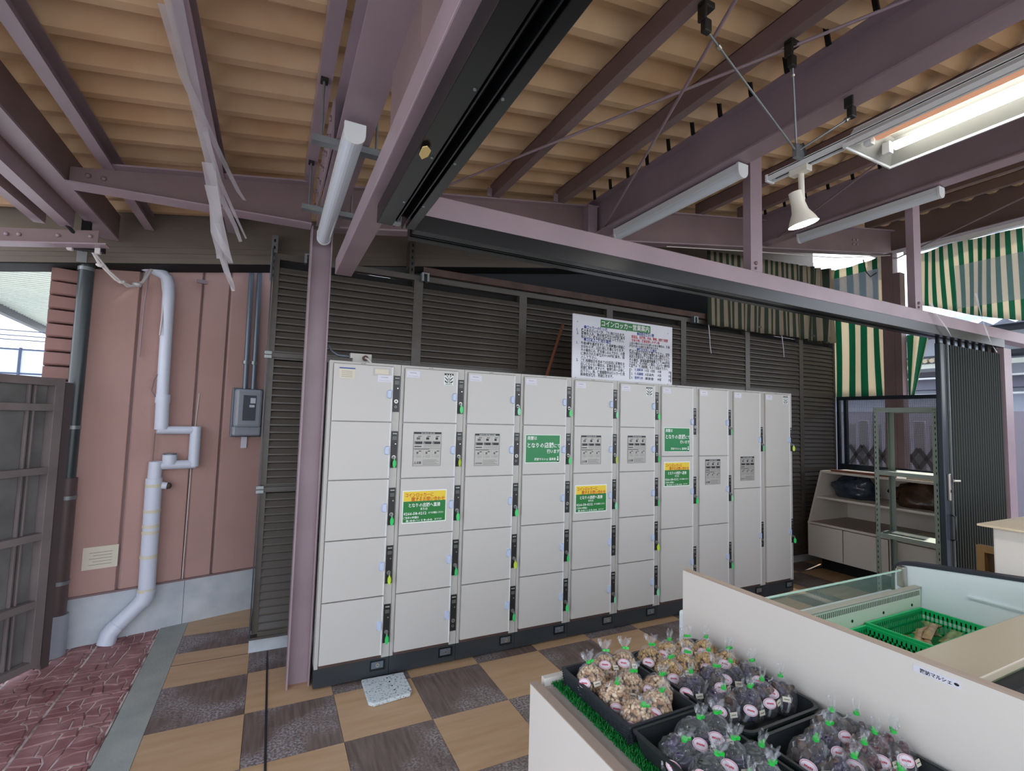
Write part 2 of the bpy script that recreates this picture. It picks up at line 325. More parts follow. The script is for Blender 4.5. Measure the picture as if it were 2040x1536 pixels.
T['ye_w'] = letters([('となりの店舗へ直接', .036, .090, .026, .195), ('または', .108, .070, .017, .044), ('0266-58-0212', .008, .043, .023, .138), ('までお電話ください', .158, .046, .013, .095), ('ご対応の時間は', .006, .022, .015, .094), ('8:00～19:00', .022, .004, .017, .162), ('までです', .198, .006, .013, .044)])
T['ins_j'] = letters([('コインロッカーの使い方', .045, .1935, .010, .085)]); T['ins_e'] = letters([('HOW TO USE THIS LOCKER', .03, .1935, .009, .115)])
T['caut_j'] = letters([('⚠注意', .006, .014, .016, .045)]); T['caut_e'] = letters([('CAUTIONS', .006, .012, .012, .046)])
T['num'] = {}
for i in range(37): T['num'][i] = letters([('%04d' % (i+1), -.012, 0, .010, .024)])
T['steps'] = letters([('1', .010, .134, .011), ('2', .066, .134, .011), ('3', .122, .134, .011)]); T['steps2'] = letters([('1', .006, .054, .010), ('2', .062, .054, .010), ('3', .118, .054, .010)])
T['maker'] = letters([('GLORY', 0, 0, .008, .030)])
T['marche'] = letters([('諏訪マルシェ', .015, .0038, .0118, .066)])
T['dymo'] = letters([('使用約款', 0, 0, .006, .03)])

# ------------------------------------------------------------------ setting: floor, walls, ceiling
TS = .41827; TA = .0034; TX, TY = -.0427, 3.2435
def tp(i, j): return (TX+TS*(i*math.cos(TA)-j*math.sin(TA)), TY+TS*(i*math.sin(TA)+j*math.cos(TA)))
mb = MB(); mb.box(-1.5, 6.6, -3, 4.35, -.05, -.006); floor = struct('floor', mb, grout_m, 'checkered vinyl tile floor, tan and dark brown squares')
for i in range(-1, 16):
    for j in range(-8, 1):
        a, b, c, d = tp(i, j), tp(i+1, j), tp(i+1, j+1), tp(i, j+1); g = .0009
        mb = MB(); x0, x1, y0, y1 = a[0]+g, b[0]-g, a[1]+g, d[1]-g
        if i == -1: x0 = -.447
        if (y0 > 3.66): continue
        h = .0005*random.random()
        mb.box(x0, x1, y0, y1, -.006, h)
        # dark where row and column parity agree with the photograph
        dark = ((i+j) % 2 == 0) if i >= 0 else ((i+j) % 2 == 0)
        o = mb.build('tile', dark_tile if dark else tan_tile, floor)
for k, yy in enumerate((3.665, 3.93)):
    mb = MB(); mb.box(-.447, -.05 if k == 0 else -.05, yy+.001, (3.93 if k == 0 else 4.31)-.001, -.006, .0004); mb.build('tile', dark_tile if k == 0 else tan_tile, floor)
mb = MB(); mb.box(-.447, -.05, 3.498, 3.503, -.004, .0012); struct('trim_5', mb, grout_m, 'thin floor joint across the tan tile left of the louvred wall')
mb = MB(); mb.box(.052, .062, -.5, 3.49, -.004, .003); struct('trim_1', mb, cable_b, 'thin dark metal joint strip in the floor')
mb = MB()
for k in range(24):   # ragged mortar strip
    y0 = -1+k*.215; dx = random.uniform(-.006, .006)
    mb.box(-.598+dx, -.448, y0, y0+.215, -.02, .002)
struct('trim_2', mb, strip_m, 'grey mortar strip between the tiles and the red paving')
# paving, slab by slab; every slab carries its own irregular raised stones
mb = MB(); mb.box(-4, -.6, -1, 4.3, -.06, -.0055); pav = struct('floor_outer', mb, pav_line, 'red stamped paving with irregular cracked pattern')
def voro_slab(seed):
    R = random.Random(seed); mb = MB(); n = 6; s = .30/n
    P = [[((i+.5+R.uniform(-.33, .33))*s if 0 < i < n else i*s, (j+.5+R.uniform(-.33, .33))*s if 0 < j < n else j*s) for j in range(n+1)] for i in range(n+1)]
    done = set()
    for i in range(n):
        for j in range(n):
            if (i, j) in done: continue
            cells = [(i, j)]
            if R.random() < .55 and i+1 < n: cells.append((i+1, j))
            elif R.random() < .5 and j+1 < n and (i, j+1) not in done: cells.append((i, j+1))
            done.update(cells)
            if len(cells) == 1: poly = [P[i][j], P[i+1][j], P[i+1][j+1], P[i][j+1]]
            elif cells[1][0] == i+1: poly = [P[i][j], P[i+1][j], P[i+2][j], P[i+2][j+1], P[i+1][j+1], P[i][j+1]]
            else: poly = [P[i][j], P[i+1][j], P[i+1][j+1], P[i+1][j+2], P[i][j+2], P[i][j+1]]
            cx = sum(p[0] for p in poly)/len(poly); cy = sum(p[1] for p in poly)/len(poly); k = len(poly); g = .0058
            def sh(p, q): d = math.hypot(p[0]-cx, p[1]-cy) or 1; return (p[0]-(p[0]-cx)/d*q, p[1]-(p[1]-cy)/d*q)
            o = [sh(p, g*.5) for p in poly]; t = [sh(p, g*1.5) for p in poly]; h = -.001+R.uniform(-.0015, .001)
            mb.add([(x, y, -.0065) for x, y in o]+[(x, y, h) for x, y in t], [(a, (a+1) % k, k+(a+1) % k, k+a) for a in range(k)]+[tuple(range(k, 2*k))])
    me = mb.build('paving_slab', paving_m, pav); return me
protos = [voro_slab(s) for s in range(4)]
used = [False]*4; ang = math.radians(0)
for i in range(5):
    for j in range(10):
        k = random.randrange(4)
        o = protos[k] if not used[k] else dup(protos[k], pav); used[k] = True
        x0 = -.602-.305*(i+1); o.location = (x0, 4.24-.305*(j+1), 0)
        if i == 0: o.scale = (1, 1, 1)
for k in range(4):
    if not used[k]: bpy.data.objects.remove(protos[k])
mb = MB(); mb.box(-40, 40, -40, 40, -.30, -.07); struct('ground', mb, bounce_ground, 'pale ground around the shelter, lightened to bounce light up')

# pink panel wall, turned by sixteen degrees
WA = math.atan2(.274, .956)
wl = thing('wall_left', (-1.043, 4.01, 0), 'dusty pink panel wall on a grey concrete base', 'wall', rz=WA, world=False); wl['kind'] = 'structure'
gx = [-.105, .204, .566, .742, 1.30, 1.85]
for k in range(len(gx)-1):
    mb = MB(); g = .006
    x0, x1 = gx[k]+g, gx[k+1]-g
    mb.prism([(x0, .012), (x0+.008, 0), (x1-.008, 0), (x1, .012), (x1, .06), (x0, .06)], 'z', .30+.0, 3.1)
    mb.build('wall_panel', pink_wall, wl)
mb = MB(); mb.box(-.105, 1.85, .018, .12, .3, 3.1); mb.build('joint_backing', mauve_dark, wl)
mb = MB(); mb.box(-.20, 1.85, -.012, .12, -.05, .302); mb.box(.575, .578, -.0125, .02, -.02, .302, 1); mb.build('concrete_plinth', [conc_m, grout_m], wl)
mb = MB(); mb.box(-.105, 1.85, -.016, .02, .298, .310); mb.build('drip_edge', mauve_dark, wl)
# ribbed pink siding left of the down pipe
ws = thing('wall_outer', (-1.043, 4.01, 0), 'ribbed pink siding beside the drain pipe', 'wall', rz=WA, world=False); ws['kind'] = 'structure'
for k in range(27):
    z0 = .5+.0895*k; mb = MB(); mb.prism([(.10, z0), (.036, z0+.004), (.026, z0+.012), (.026, z0+.080), (.10, z0+.086)], 'x', -.245, -.108)
    mb.build('siding_board', pink_side, ws)
mb = MB(); mb.box(-.24, -.108, .098, .2, -.05, 2.95); mb.build('backing', mauve_dark, ws)
# louvred panels behind the lockers
edges = [-.04, .925, 1.80, 2.68, 3.58, 4.50, 5.40, 6.04]
where = ['left of and behind the mauve column', 'behind the two leftmost locker columns', 'above the fourth and fifth locker columns', 'behind the white notice board', 'right of the white notice board', 'over the two right locker columns', 'at the right corner beside the perforated screen']
def slat_mesh(width, n_):
    mb = MB(); mb.prism([(-.009, .000), (-.004, -.004), (.016, .037), (.013, .043), (.006, .041), (-.009, .008)], 'x', .032, width-.032)
    return mb
LZ0, LZ1 = .13, 2.50
for k in range(7):
    x0, x1 = edges[k], edges[k+1]; wd = x1-x0
    t = thing('louver_panel', (x0, 3.5, 0), 'dark bronze louvred wall panel '+where[k], 'panel', 'louvred panels of the back wall')
    for q0 in (0, wd-.034): mb = MB(); mb.box(q0, q0+.034, -.012, .04, LZ0-.01, LZ1+.04); mb.build('stile', louver_m, t, off=(0, 0, 0))
    for z in (.985, 1.84): mb = MB(); mb.box(.034, wd-.034, -.006, .04, z+.002, z+.046); mb.build('middle_rail', louver_m, t, off=(0, 0, 0))
    mb = MB(); mb.box(.034, wd-.034, -.012, .04, LZ1, LZ1+.04); mb.build('top_rail', louver_m, t, off=(0, 0, 0)); mb = MB(); mb.box(.034, wd-.034, -.02, .04, LZ0-.03, LZ0); mb.build('bottom_rail', louver_m, t, off=(0, 0, 0))
    mb = MB(); mb.box(.02, wd-.02, .042, .046, LZ0, LZ1); mb.build('backing_sheet', blackest, t, off=(0, 0, 0))
    sm = None
    for q in range(50):
        z = LZ0+.0475*q
        if abs(z-.988) < .04 or abs(z-1.843) < .04 or z > LZ1-.045: continue
        if sm is None: sm = slat_mesh(wd, 0).build('slat', louver_m, t, off=(0, 0, 0)); o = sm
        else: o = sm.copy(); COL.objects.link(o); o.parent = t
        o.location = (0, 0, z)
mb = MB(); mb.box(-.05, 6.05, 3.505, 3.62, 0, .088); struct('baseboard_back', mb, conc_m, 'low grey concrete kerb under the louvred wall')
mb = MB(); mb.box(-.06, 6.04, 3.47, 3.53, .088, .102); struct('trim_3', mb, louver_m, 'bronze sill flashing under the louvred panels')
mb = MB(); mb.box(-.052, -.044, 3.46, 3.53, .1, 2.56); struct('trim_4', mb, pipe_dk, 'thin pale edge cover on the end of the louvred wall')
# small hasps on the louvre end
for z, nm in ((1.865, 'upper'), (1.01, 'lower')):
    t = thing('strap_hinge', (-.05, 3.455, z), nm+' flat steel strap joining the louvred panels at their left end', 'hinge')
    mb = MB(); mb.box(-.05, .19, 3.468, 3.476, z-.012, z+.012); mb.build('strap', louver_m, t)
    mb = MB(); mb.box(-.062, -.02, 3.455, 3.478, z-.022, z-.003); mb.box(-.062, -.02, 3.455, 3.478, z+.003, z+.022); mb.build('knuckle', galv_m, t)

# ------------------------------------------------------------------ ceiling (folded sheet) and fascia
def RZ(x, off): return off+.155*x
mb = MB(); prof = []
y0 = 2.87-.188*24
for k in range(32):
    yy = y0+.188*k
    prof += [(yy-.020, 0.0), (yy+.020, 0.0), (yy+.028, .062), (yy+.100, .058)]
xs = [-1.75, 6.45]
low = [(p[0], p[1]) for p in prof if p[0] < 3.95]
n = len(low); vs = []
for x in xs:
    for y, dz in low: vs.append((x, y, RZ(x, 2.892)+dz))
for x in xs:
    for y, dz in low: vs.append((x, y, RZ(x, 2.892)+dz+.012))
fs = [(i, i+1, n+i+1, n+i) for i in range(n-1)]+[(2*n+i, 3*n+i, 3*n+i+1, 2*n+i+1) for i in range(n-1)]
mb.add(vs, fs)
ceil = struct('ceiling', mb, roofm, 'sloping folded sheet roof painted tan on its underside')
# dark closure strips between the roof sheet and the wide beams
def closure(X, nm, lab, ys):
    t = thing('foam_closure', (X, 2.0, RZ(X, 2.88)), lab, 'seal')
    for k, yc in enumerate(ys):
        mb = MB(); z = RZ(X, 2.89)
        mb.prism([(yc+.006, z-.070), (yc+.026, z-.070), (yc+.040, z+.055), (yc+.046, z+.064), (yc+.022, z+.064)], 'x', X-.006, X+.006)
        mb.build('closure_piece', blackest, t)
    return t
closure(2.066, '', 'row of black foam closure pieces along the wide beam under the roof', [2.87-.188*k for k in range(12)])
closure(3.976, '', 'row of black foam closure pieces over the second wide beam', [2.87-.188*k for k in range(12)])

mb = MB(); a, b = -1.9, 6.3
def fz(x, off): return off+.155*x
FY = 3.88
def slope_box(mb, x0, x1, ya, yb, zo0, zo1, mi=0):
    mb.hexa([(x0, ya, fz(x0, zo0)), (x1, ya, fz(x1, zo0)), (x1, yb, fz(x1, zo0)), (x0, yb, fz(x0, zo0))], [(x0, ya, fz(x0, zo1)), (x1, ya, fz(x1, zo1)), (x1, yb, fz(x1, zo1)), (x0, yb, fz(x0, zo1))], mi)
fa = thing('wall_fascia', (0, FY, 2.6), 'bronze sheet metal fascia boards closing the back edge of the roof', 'fascia'); fa['kind'] = 'structure'
for zo0, zo1, dy in ((2.574, 2.612, 0), (2.6135, 2.642, .004), (2.6445, 2.683, .008), (2.685, 2.99, .012)):
    mb = MB(); slope_box(mb, -1.9, 6.3, FY+dy, FY+.07, zo0, zo1); mb.build('fascia_board', fascia_m, fa)
mb = MB(); slope_box(mb, -1.9, 6.3, FY-.0, FY+.2, 2.566, 2.573); mb.build('soffit_edge', blackest, fa)
mb = MB(); mb.box(.95, 6.0, 4.25, 4.64, -.05, 4.2); struct('gap_blocker', mb, blackest, 'added black box darkening the gap above the louvres and blocking sun')  # added box: black for the dark void, made thick to block the sun

# rafters, beams, purlins ------------------------------------------------
def hbeam_y(X, w_, zb, h, y0, y1, mats, name, label, group=None, zslope=0):
    t = thing(name, (X, (y0+y1)/2, zb), label, 'beam', group)
    mb = MB(); f = .010
    mb.box(X-w_/2, X+w_/2, y0, y1, zb, zb+f); mb.build('bottom_flange', mats, t)
    mb = MB(); mb.box(X-w_/2, X+w_/2, y0, y1, zb+h-f, zb+h); mb.build('top_flange', mats, t)
    mb = MB(); mb.box(X-.005, X+.005, y0, y1, zb+f, zb+h-f); mb.build('web', mats, t)
    return t
hbeam_y(.232, .125, 2.575, .25, -2.5, 2.96, mauve, 'steel_beam', 'wide mauve steel beam running towards the viewer above the column and the left batten lamp')
hbeam_y(2.14, .12, 2.885, .27, -2.5, 3.0, mauve, 'steel_beam', 'wide mauve steel beam running over the nearer of the two right batten lamps')
hbeam_y(4.05, .12, 3.185, .27, -2.5, 3.0, mauve, 'steel_beam', 'wide mauve steel beam running over the farther right batten lamp')
hbeam_y(6.36, .14, 3.54, .37, -2.5, 3.2, brown_paint, 'steel_beam', 'dark eave beam above the right striped awning')
t = thing('splice_plate', (.165, 2.45, 2.6), 'bolted splice plate on the wide beam beside the left batten lamp', 'plate')
mb = MB(); mb.box(.158, .166, 2.05, 2.90, 2.60, 2.79); mb.build('plate', mauve, t)
for k in range(6):
    for zz in (2.65, 2.73): mb = MB(); mb.ball((.155, 2.10+.15*k, zz), .013, (.7, 1, 1), 8, 4); mb.build('bolt', mauve_dark, t)
# left edge box beam and small struts
t = thing('steel_beam', (-.985, 1, 2.57), 'thick mauve beam crossing the upper left corner', 'beam')
mb = MB(); mb.box(-1.03, -.94, -2.5, 3.875, 2.57, 2.582); mb.build('bottom_flange', mauve, t)
mb = MB(); mb.box(-.957, -.945, -2.5, 3.875, 2.582, 2.735); mb.build('web', mauve_dark, t)
t = thing('steel_strut', (-1.09, 2.4, 2.5), 'thinner mauve strut next to the thick upper left beam', 'beam')
mb = MB(); mb.box(-1.115, -1.055, -2, 3.49, 2.50, 2.506); mb.box(-1.061, -1.055, -2, 3.49, 2.506, 2.60); mb.build('channel', mauve, t)
t = thing('steel_strut', (-1.2, 2.4, 2.5), 'outermost mauve strut in the upper left corner', 'beam')
mb = MB(); mb.box(-1.225, -1.175, -2, 3.49, 2.50, 2.506); mb.box(-1.181, -1.175, -2, 3.49, 2.506, 2.58); mb.build('channel', mauve, t)
t = thing('steel_rafter', (-1.5, 3.5, 2.42), 'short bolted mauve rafter at the far left edge under the roof', 'beam')
mb = MB(); slope_box(mb, -2.2, -.945, 3.497, 3.505, 2.572, 2.655); mb.build('web', mauve_dark, t)
mb = MB(); slope_box(mb, -2.2, -.90, 3.46, 3.54, 2.564, 2.572); mb.build('bottom_flange', mauve, t)
for x in (-1.33, -1.28, -1.12, -.98): mb = MB(); mb.ball((x, 3.494, RZ(x, 2.62)), .011, (1, .7, 1), 8, 4); mb.build('bolt', mauve, t)
# main rafter with the tapered left part
t = thing('steel_rafter', (2.3, 2.97, 2.9), 'deep mauve rafter running left to right from the column to the striped awning', 'beam')
def rz_top(x): return 2.79+.155*x
def rz_bot(x): return 2.53+.152*x
xr = [.27, 6.25]
mb = MB(); mb.hexa([(.27, 2.968, rz_bot(.27)), (6.25, 2.968, rz_bot(6.25)), (6.25, 2.974, rz_bot(6.25)), (.27, 2.974, rz_bot(.27))], [(.27, 2.968, rz_top(.27)), (6.25, 2.968, rz_top(6.25)), (6.25, 2.974, rz_top(6.25)), (.27, 2.974, rz_top(.27))]); mb.build('web', mauve_dark, t)
for nm, f, d in (('top_flange', rz_top, 0), ('bottom_flange', rz_bot, 0)):
    mb = MB(); s_ = -.01 if nm == 'top_flange' else 0
    mb.hexa([(.27, 2.925, f(.27)+s_), (6.25, 2.925, f(6.25)+s_), (6.25, 3.02, f(6.25)+s_), (.27, 3.02, f(.27)+s_)], [(.27, 2.925, f(.27)+s_+.01), (6.25, 2.925, f(6.25)+s_+.01), (6.25, 3.02, f(6.25)+s_+.01), (.27, 3.02, f(.27)+s_+.01)]); mb.build(nm, mauve, t)
for x in (5.50, 5.57):
    for dz in (.10, .15): mb = MB(); mb.ball((x, 2.962, rz_bot(x)+dz), .014, (1, .7, 1), 8, 4); mb.build('bolt', mauve, t)
mb = MB(); mb.box(2.02, 2.10, 2.90, 2.966, 2.80, 3.10); mb.build('gusset_plate', mauve, t)
t = thing('steel_rafter', (-.4, 2.97, 2.6), 'tapered mauve rafter between the column and the thick upper left beam', 'beam')
mb = MB(); mb.hexa([(-.93, 2.968, 2.56), (.145, 2.968, 2.575), (.145, 2.974, 2.575), (-.93, 2.974, 2.56)], [(-.93, 2.968, 2.645), (.145, 2.968, 2.812), (.145, 2.974, 2.812), (-.93, 2.974, 2.645)]); mb.build('web', mauve_dark, t)
mb = MB(); mb.hexa([(-.93, 2.92, 2.552), (.145, 2.92, 2.567), (.145, 3.02, 2.567), (-.93, 3.02, 2.552)], [(-.93, 2.92, 2.560), (.145, 2.92, 2.575), (.145, 3.02, 2.575), (-.93, 3.02, 2.560)]); mb.build('bottom_flange', mauve, t)
mb = MB(); mb.hexa([(-.80, 2.92, 2.667), (.145, 2.92, 2.812), (.145, 3.02, 2.812), (-.80, 3.02, 2.667)], [(-.80, 2.92, 2.675), (.145, 2.92, 2.820), (.145, 3.02, 2.820), (-.80, 3.02, 2.675)]); mb.build('top_flange', mauve, t)
for x in (-.86, -.80): mb = MB(); mb.ball((x, 2.962, 2.615), .012, (1, .7, 1), 8, 4); mb.build('bolt', mauve_dark, t)
pl = [(-.785, 'behind the thick upper left beam', mauve), (-.32, 'wrapped in torn translucent sheet', mauve), (.12, 'beside the wide beam over the column', mauve), (1.28, 'first to the right of the folding door track', mauve_dark),
      (1.80, 'second to the right of the folding door track', mauve_dark), (2.68, 'just behind the wide beam over the nearer right lamp', brown_paint), (3.2, 'above the spot lamp', mauve_dark), (3.72, 'just before the farther right lamp', mauve_dark),
      (4.75, 'just behind the farther right lamp', brown_paint), (5.25, 'second from the eave on the right', brown_paint), (5.75, 'nearest the eave on the right', brown_paint)]
for X, wh, M in pl:
    t = thing('roof_purlin', (X, 1.5, RZ(X, 2.79)), 'thin steel roof purlin '+wh, 'beam', 'thin purlins under the roof sheet')
    zb = RZ(X, 2.79); wx = .05; y1 = 2.965 if X > 0 else 3.86
    mb = MB(); mb.box(X-wx/2, X+wx/2, -2.5, y1, zb, zb+.004); mb.box(X-wx/2, X-wx/2+.004, -2.5, y1, zb+.004, zb+.097); mb.box(X-wx/2, X+wx/2, -2.5, y1, zb+.093, zb+.097); mb.build('channel', M, t)
    if 1 < X < 2: mb = MB(); mb.box(X-.06, X-.026, 2.93, 2.936, zb, zb+.06); mb.build('cleat', mauve, t)

# columns -----------------------------------------------------------------
t = thing('steel_column', (.208, 3.02, 0), 'mauve steel column standing left of the lockers', 'column')
mb = MB(); mb.box(.149, .157, 2.966, 3.08, 0, 2.575); mb.build('flange', mauve, t)
mb = MB(); mb.box(.258, .266, 2.966, 3.08, 0, 2.575); mb.build('flange', mauve, t)
mb = MB(); mb.box(.157, .258, 3.018, 3.026, 0, 2.575); mb.build('web', mauve, t)
t = thing('steel_column', (6.07, 2.91, 0), 'mauve steel column between the two striped awnings', 'column')
mb = MB(); mb.box(6.03, 6.13, 2.855, 2.965, 0, 3.44); mb.build('shaft', mauve_dark, t)
mb = MB(); mb.box(6.03, 6.13, 2.79, 2.853, 0, 3.2); mb.build('side_flange', mauve_dark, t)
t = thing('steel_post', (5.66, 1.9, 0), 'pinkish post at the right edge carrying the folding door track', 'column')
mb = MB(); mb.box(5.60, 5.74, 1.84, 1.95, 0, 2.217); mb.build('shaft', mauve, t)

# folding door frame --------------------------------------------------------
HZ = 2.288
t = thing('header_beam', (3, 1.9, HZ), 'mauve box beam running left to right above the black folding door track', 'beam')
mb = MB(); mb.box(.372, 6.3, 1.838, 1.945, HZ, HZ+.092); mb.build('box_section', mauve, t, bevel=.004)
t = thing('header_beam', (.325, 1, HZ), 'mauve box beam running towards the viewer beside the black track', 'beam')
mb = MB(); mb.box(.279, .370, -2.4, 2.885, HZ, HZ+.092); mb.build('box_section', mauve, t, bevel=.004)
def track(lab, seg, along):
    t = thing('door_track', (seg[0], seg[1], 2.217), lab, 'track')
    if along == 'x':
        x0, x1 = seg[2]
        parts = [('side_channel', 1.832, 1.872), ('side_channel', 1.912, 1.950)]
        for nm, a, b in parts: mb = MB(); mb.box(x0, x1, a, b, 2.217, 2.2875); mb.build(nm, black_m, t, bevel=.002)
        mb = MB(); mb.box(x0, x1, 1.872, 1.912, 2.262, 2.270); mb.build('slot_bottom', blackest, t)
        mb = MB(); mb.box(x0, x1, 1.878, 1.883, 2.215, 2.262); mb.box(x0, x1, 1.900, 1.905, 2.215, 2.262); mb.build('guide_rail', black_m, t)
    else:
        y0, y1 = seg[2]
        for a, b in ((.315, .372), (.424, .458)): mb = MB(); mb.box(a, b, y0, y1, 2.217, 2.2875); mb.build('side_channel', black_m, t, bevel=.002)
        mb = MB(); mb.box(.372, .424, y0, y1, 2.262, 2.270); mb.build('slot_bottom', blackest, t)
        mb = MB(); mb.box(.376, .380, y0, y1, 2.215, 2.262); mb.box(.408, .412, y0, y1, 2.215, 2.262); mb.build('guide_rail', black_m, t)
        for k in range(8):
            for xx in (.362, .430): mb = MB(); mb.cyl((xx, 1.6-.32*k, 2.214), (xx, 1.6-.32*k, 2.218), .004, n=8); mb.build('screw', galv_m, t)
        mb = MB(); mb.box(.372, .395, y1-.05, y1-.02, 2.212, 2.262); mb.build('end_stop', galv_m, t)
    return t
track('black aluminium folding door track running left to right', (3, 1.9, (.46, 5.6)), 'x')
track('black aluminium folding door track running towards the viewer', (.39, .5, (-2.4, 1.83)), 'y')
t = thing('header_side_rail', (.47, 0, 2.288), 'thin mauve rail along the right side of the black track', 'beam')
mb = MB(); mb.box(.458, .485, -2.4, 1.83, 2.27, 2.30); mb.build('rail', mauve_dark, t)
for X, zt, lab in ((2.495, 2.945, 'flat mauve hanger post above the track beside the nearer right lamp'), (4.30, 3.25, 'flat mauve hanger post crossing the farther right lamp')):
    t = thing('hanger_post', (X, 1.9, 2.38), lab, 'post')
    mb = MB(); mb.box(X-.05, X+.05, 1.87, 1.92, HZ+.092, zt+.25); mb.build('flat_post', mauve, t)
    mb = MB(); mb.ball((X-.01, 1.868, 2.44), .012, n=8, k=4); mb.ball((X-.01, 1.868, 2.41), .009, n=8, k=4); mb.build('bolt', mauve_dark, t)
t = thing('hanger_post', (.325, 1.35, 2.38), 'dark mauve hanger post above the near end of the track beam', 'post')
mb = MB(); mb.box(.285, .365, 1.15, 1.50, HZ+.093, 2.94); mb.build('flat_post', mauve_dark, t)
# ------------------------------------------------------------------ coin lockers
LX, LY, LW = .2778, 2.8995, .40532
R5 = [1.785, 1.457, 1.127, .794, .462, .130]; R3 = [1.785, 1.236, .679, .130]; R2 = [1.785, .956, .130]
keys = {(0, 0): None, (0, 1): 'g', (0, 2): 'g', (0, 3): 'y', (0, 4): 'g', (1, 0): 'g', (1, 1): 'y', (1, 2): 'g', (1, 3): 'g', (1, 4): None, (2, 0): 'm', (2, 1): None, (2, 2): 'g', (2, 3): 'y', (2, 4): 'g',
        (3, 0): 'g', (3, 1): 'g', (3, 2): None, (3, 3): 'g', (3, 4): 'g', (4, 0): 'm', (4, 1): 'y', (4, 2): 'm', (4, 3): None, (4, 4): 'm', (5, 0): 'g', (5, 1): 'g', (5, 2): 'g', (5, 3): 'y', (5, 4): 'm',
        (6, 0): None, (6, 1): 'g', (6, 2): None, (7, 0): 'g', (7, 1): 'm', (7, 2): 'g', (8, 0): 'g', (8, 1): None, (9, 0): 'y', (9, 1): 'g'}
nth = ['leftmost column, beside the mauve column', 'second column from the left', 'third column from the left', 'fourth column from the left', 'fifth column from the left', 'sixth column from the left',
       'seventh column from the left', 'eighth column from the left', 'ninth column from the left', 'last column at the right end']
desc = ['Five-door coin lockers with two paper labels', 'Five-door coin lockers with sticker and yellow-green notice', 'Five-door coin lockers with an English plate',
        'Five-door coin lockers with a green notice', 'Five-door coin lockers with plate above yellow-green notice', 'Five-door coin lockers with plate and small sticker',
        'Three-door coin lockers with two green notices', 'Three-door coin lockers with plate on middle door', 'Two-door coin lockers with instruction plate', 'Two-door coin lockers with small sticker']
DM = {}
def door_mesh(h):
    if h in DM: return DM[h].copy()
    mb = MB(); mb.box(.023, .349, -.016, .003, .0035, h-.0035, 0); mb.prism([(.349, -.016), (.354, -.020), (.358, -.016), (.358, .003), (.349, .003)], 'z', .0035, h-.0035, 1)
    me = mb.build('door', [beige_m, beige_edge]); return_me = me.data; bpy.data.objects.remove(me); DM[h] = return_me; return return_me
def shared(name, mesh, parent, loc):
    o = bpy.data.objects.new(name, mesh); COL.objects.link(o); o.parent = parent; o.location = loc; return o
def mk(mb, mats, nm):
    o = mb.build(nm, mats); me = o.data; bpy.data.objects.remove(o); return me
def mk_handle():
    mb = MB(); n = 8; vs = []
    for y, k in ((-.016, 1.0), (-.030, .82)):
        vs += [(.347, y, -.026*k), (.347, y, .026*k)]
        for i in range(n+1):
            t = PI/2-PI*i/n; cc, ss = math.cos(t), math.sin(t); vs.append((.340-.018*k*max(0, cc)**.55, y, .026*k*math.copysign(abs(ss)**.6, ss)))
    m_ = n+3
    ring = [0]+list(range(m_-1, 2, -1))+[2, 1]
    ring = [0, m_-1]+[m_-2-i for i in range(n)]+[1]
    fs = [tuple(ring)[::-1], tuple(r+m_ for r in ring)]
    for i in range(len(ring)): a, b = ring[i], ring[(i+1) % len(ring)]; fs.append((a, b, b+m_, a+m_))
    mb.add(vs, fs); return mk(mb, handle_m, 'handle')
handle_me = mk_handle()
mb = MB(); mb.box(.3635, .4005, -.0075, -.001, -.1075, .1075); plate_me = mk(mb, lockp_m, 'lock_panel')
mb = MB(); mb.box(.367, .3965, -.0085, -.0075, .052, .082); mb.box(.369, .3945, -.0088, -.0080, .056, .078, 1); disp_me = mk(mb, [black_m, mat('display window', S(92, 94, 88), .3)], 'display')
mb = MB(); mb.cyl((.388, -.0095, .033), (.388, -.0075, .033), .004, n=10); slot_me = mk(mb, metal_m, 'coin_slot')
mb = MB(); mb.cyl((.380, -.014, -.045), (.380, -.0075, -.045), .0115, n=16); mb.cyl((.380, -.0150, -.045), (.380, -.014, -.045), .0075, n=12, mi=1); mb.box(.3785, .3815, -.0156, -.0150, -.050, -.040, 2); cyl_me = mk(mb, [metal_m, galv_m, blackest], 'lock_cylinder')
mb = MB(); mb.cyl((.380, -.0095, -.078), (.380, -.0075, -.078), .0075, n=12); mb.cyl((.380, -.0100, -.078), (.380, -.0095, -.078), .004, n=10, mi=1); btn_me = mk(mb, [galv_m, blackest], 'return_button')
mb = MB(); mb.box(.3785, .3815, -.030, -.014, -.050, -.040); mb.box(.3755, .3845, -.034, -.029, -.058, -.041); key_me = mk(mb, galv_m, 'key')
def tag_mesh(M):
    mb = MB(); vs = []; n = 14
    for y in (-.0385, -.0345):
        for i in range(n): t = 2*PI*i/n; vs.append((.380+.0105*math.cos(t), y, -.081+.024*math.sin(t)))
    mb.add(vs, [(i, (i+1) % n, n+(i+1) % n, n+i) for i in range(n)]+[tuple(range(n))[::-1], tuple(range(n, 2*n))])
    mb.box(.3775, .3825, -.0355, -.0345, -.06, -.052); return mk(mb, M, 'key_tag')
tags = {'g': tag_mesh(kgreen), 'm': tag_mesh(kmint), 'y': tag_mesh(kyel)}
mb = MB(); mb.box(.299, .384, -.006, -.001, .045, .100, 0); mb.box(.306, .372, -.0075, -.006, .058, .094, 1); base_lock_me = mk(mb, [black_m, pipe_gr], 'base_lock_plate')
mb = MB(); mb.cyl((.340, -.014, .077), (.340, -.0075, .077), .011, n=14); mb.box(.335, .345, -.0145, -.014, .0755, .0785, 1); base_cyl_me = mk(mb, [metal_m, blackest], 'base_lock_cylinder')
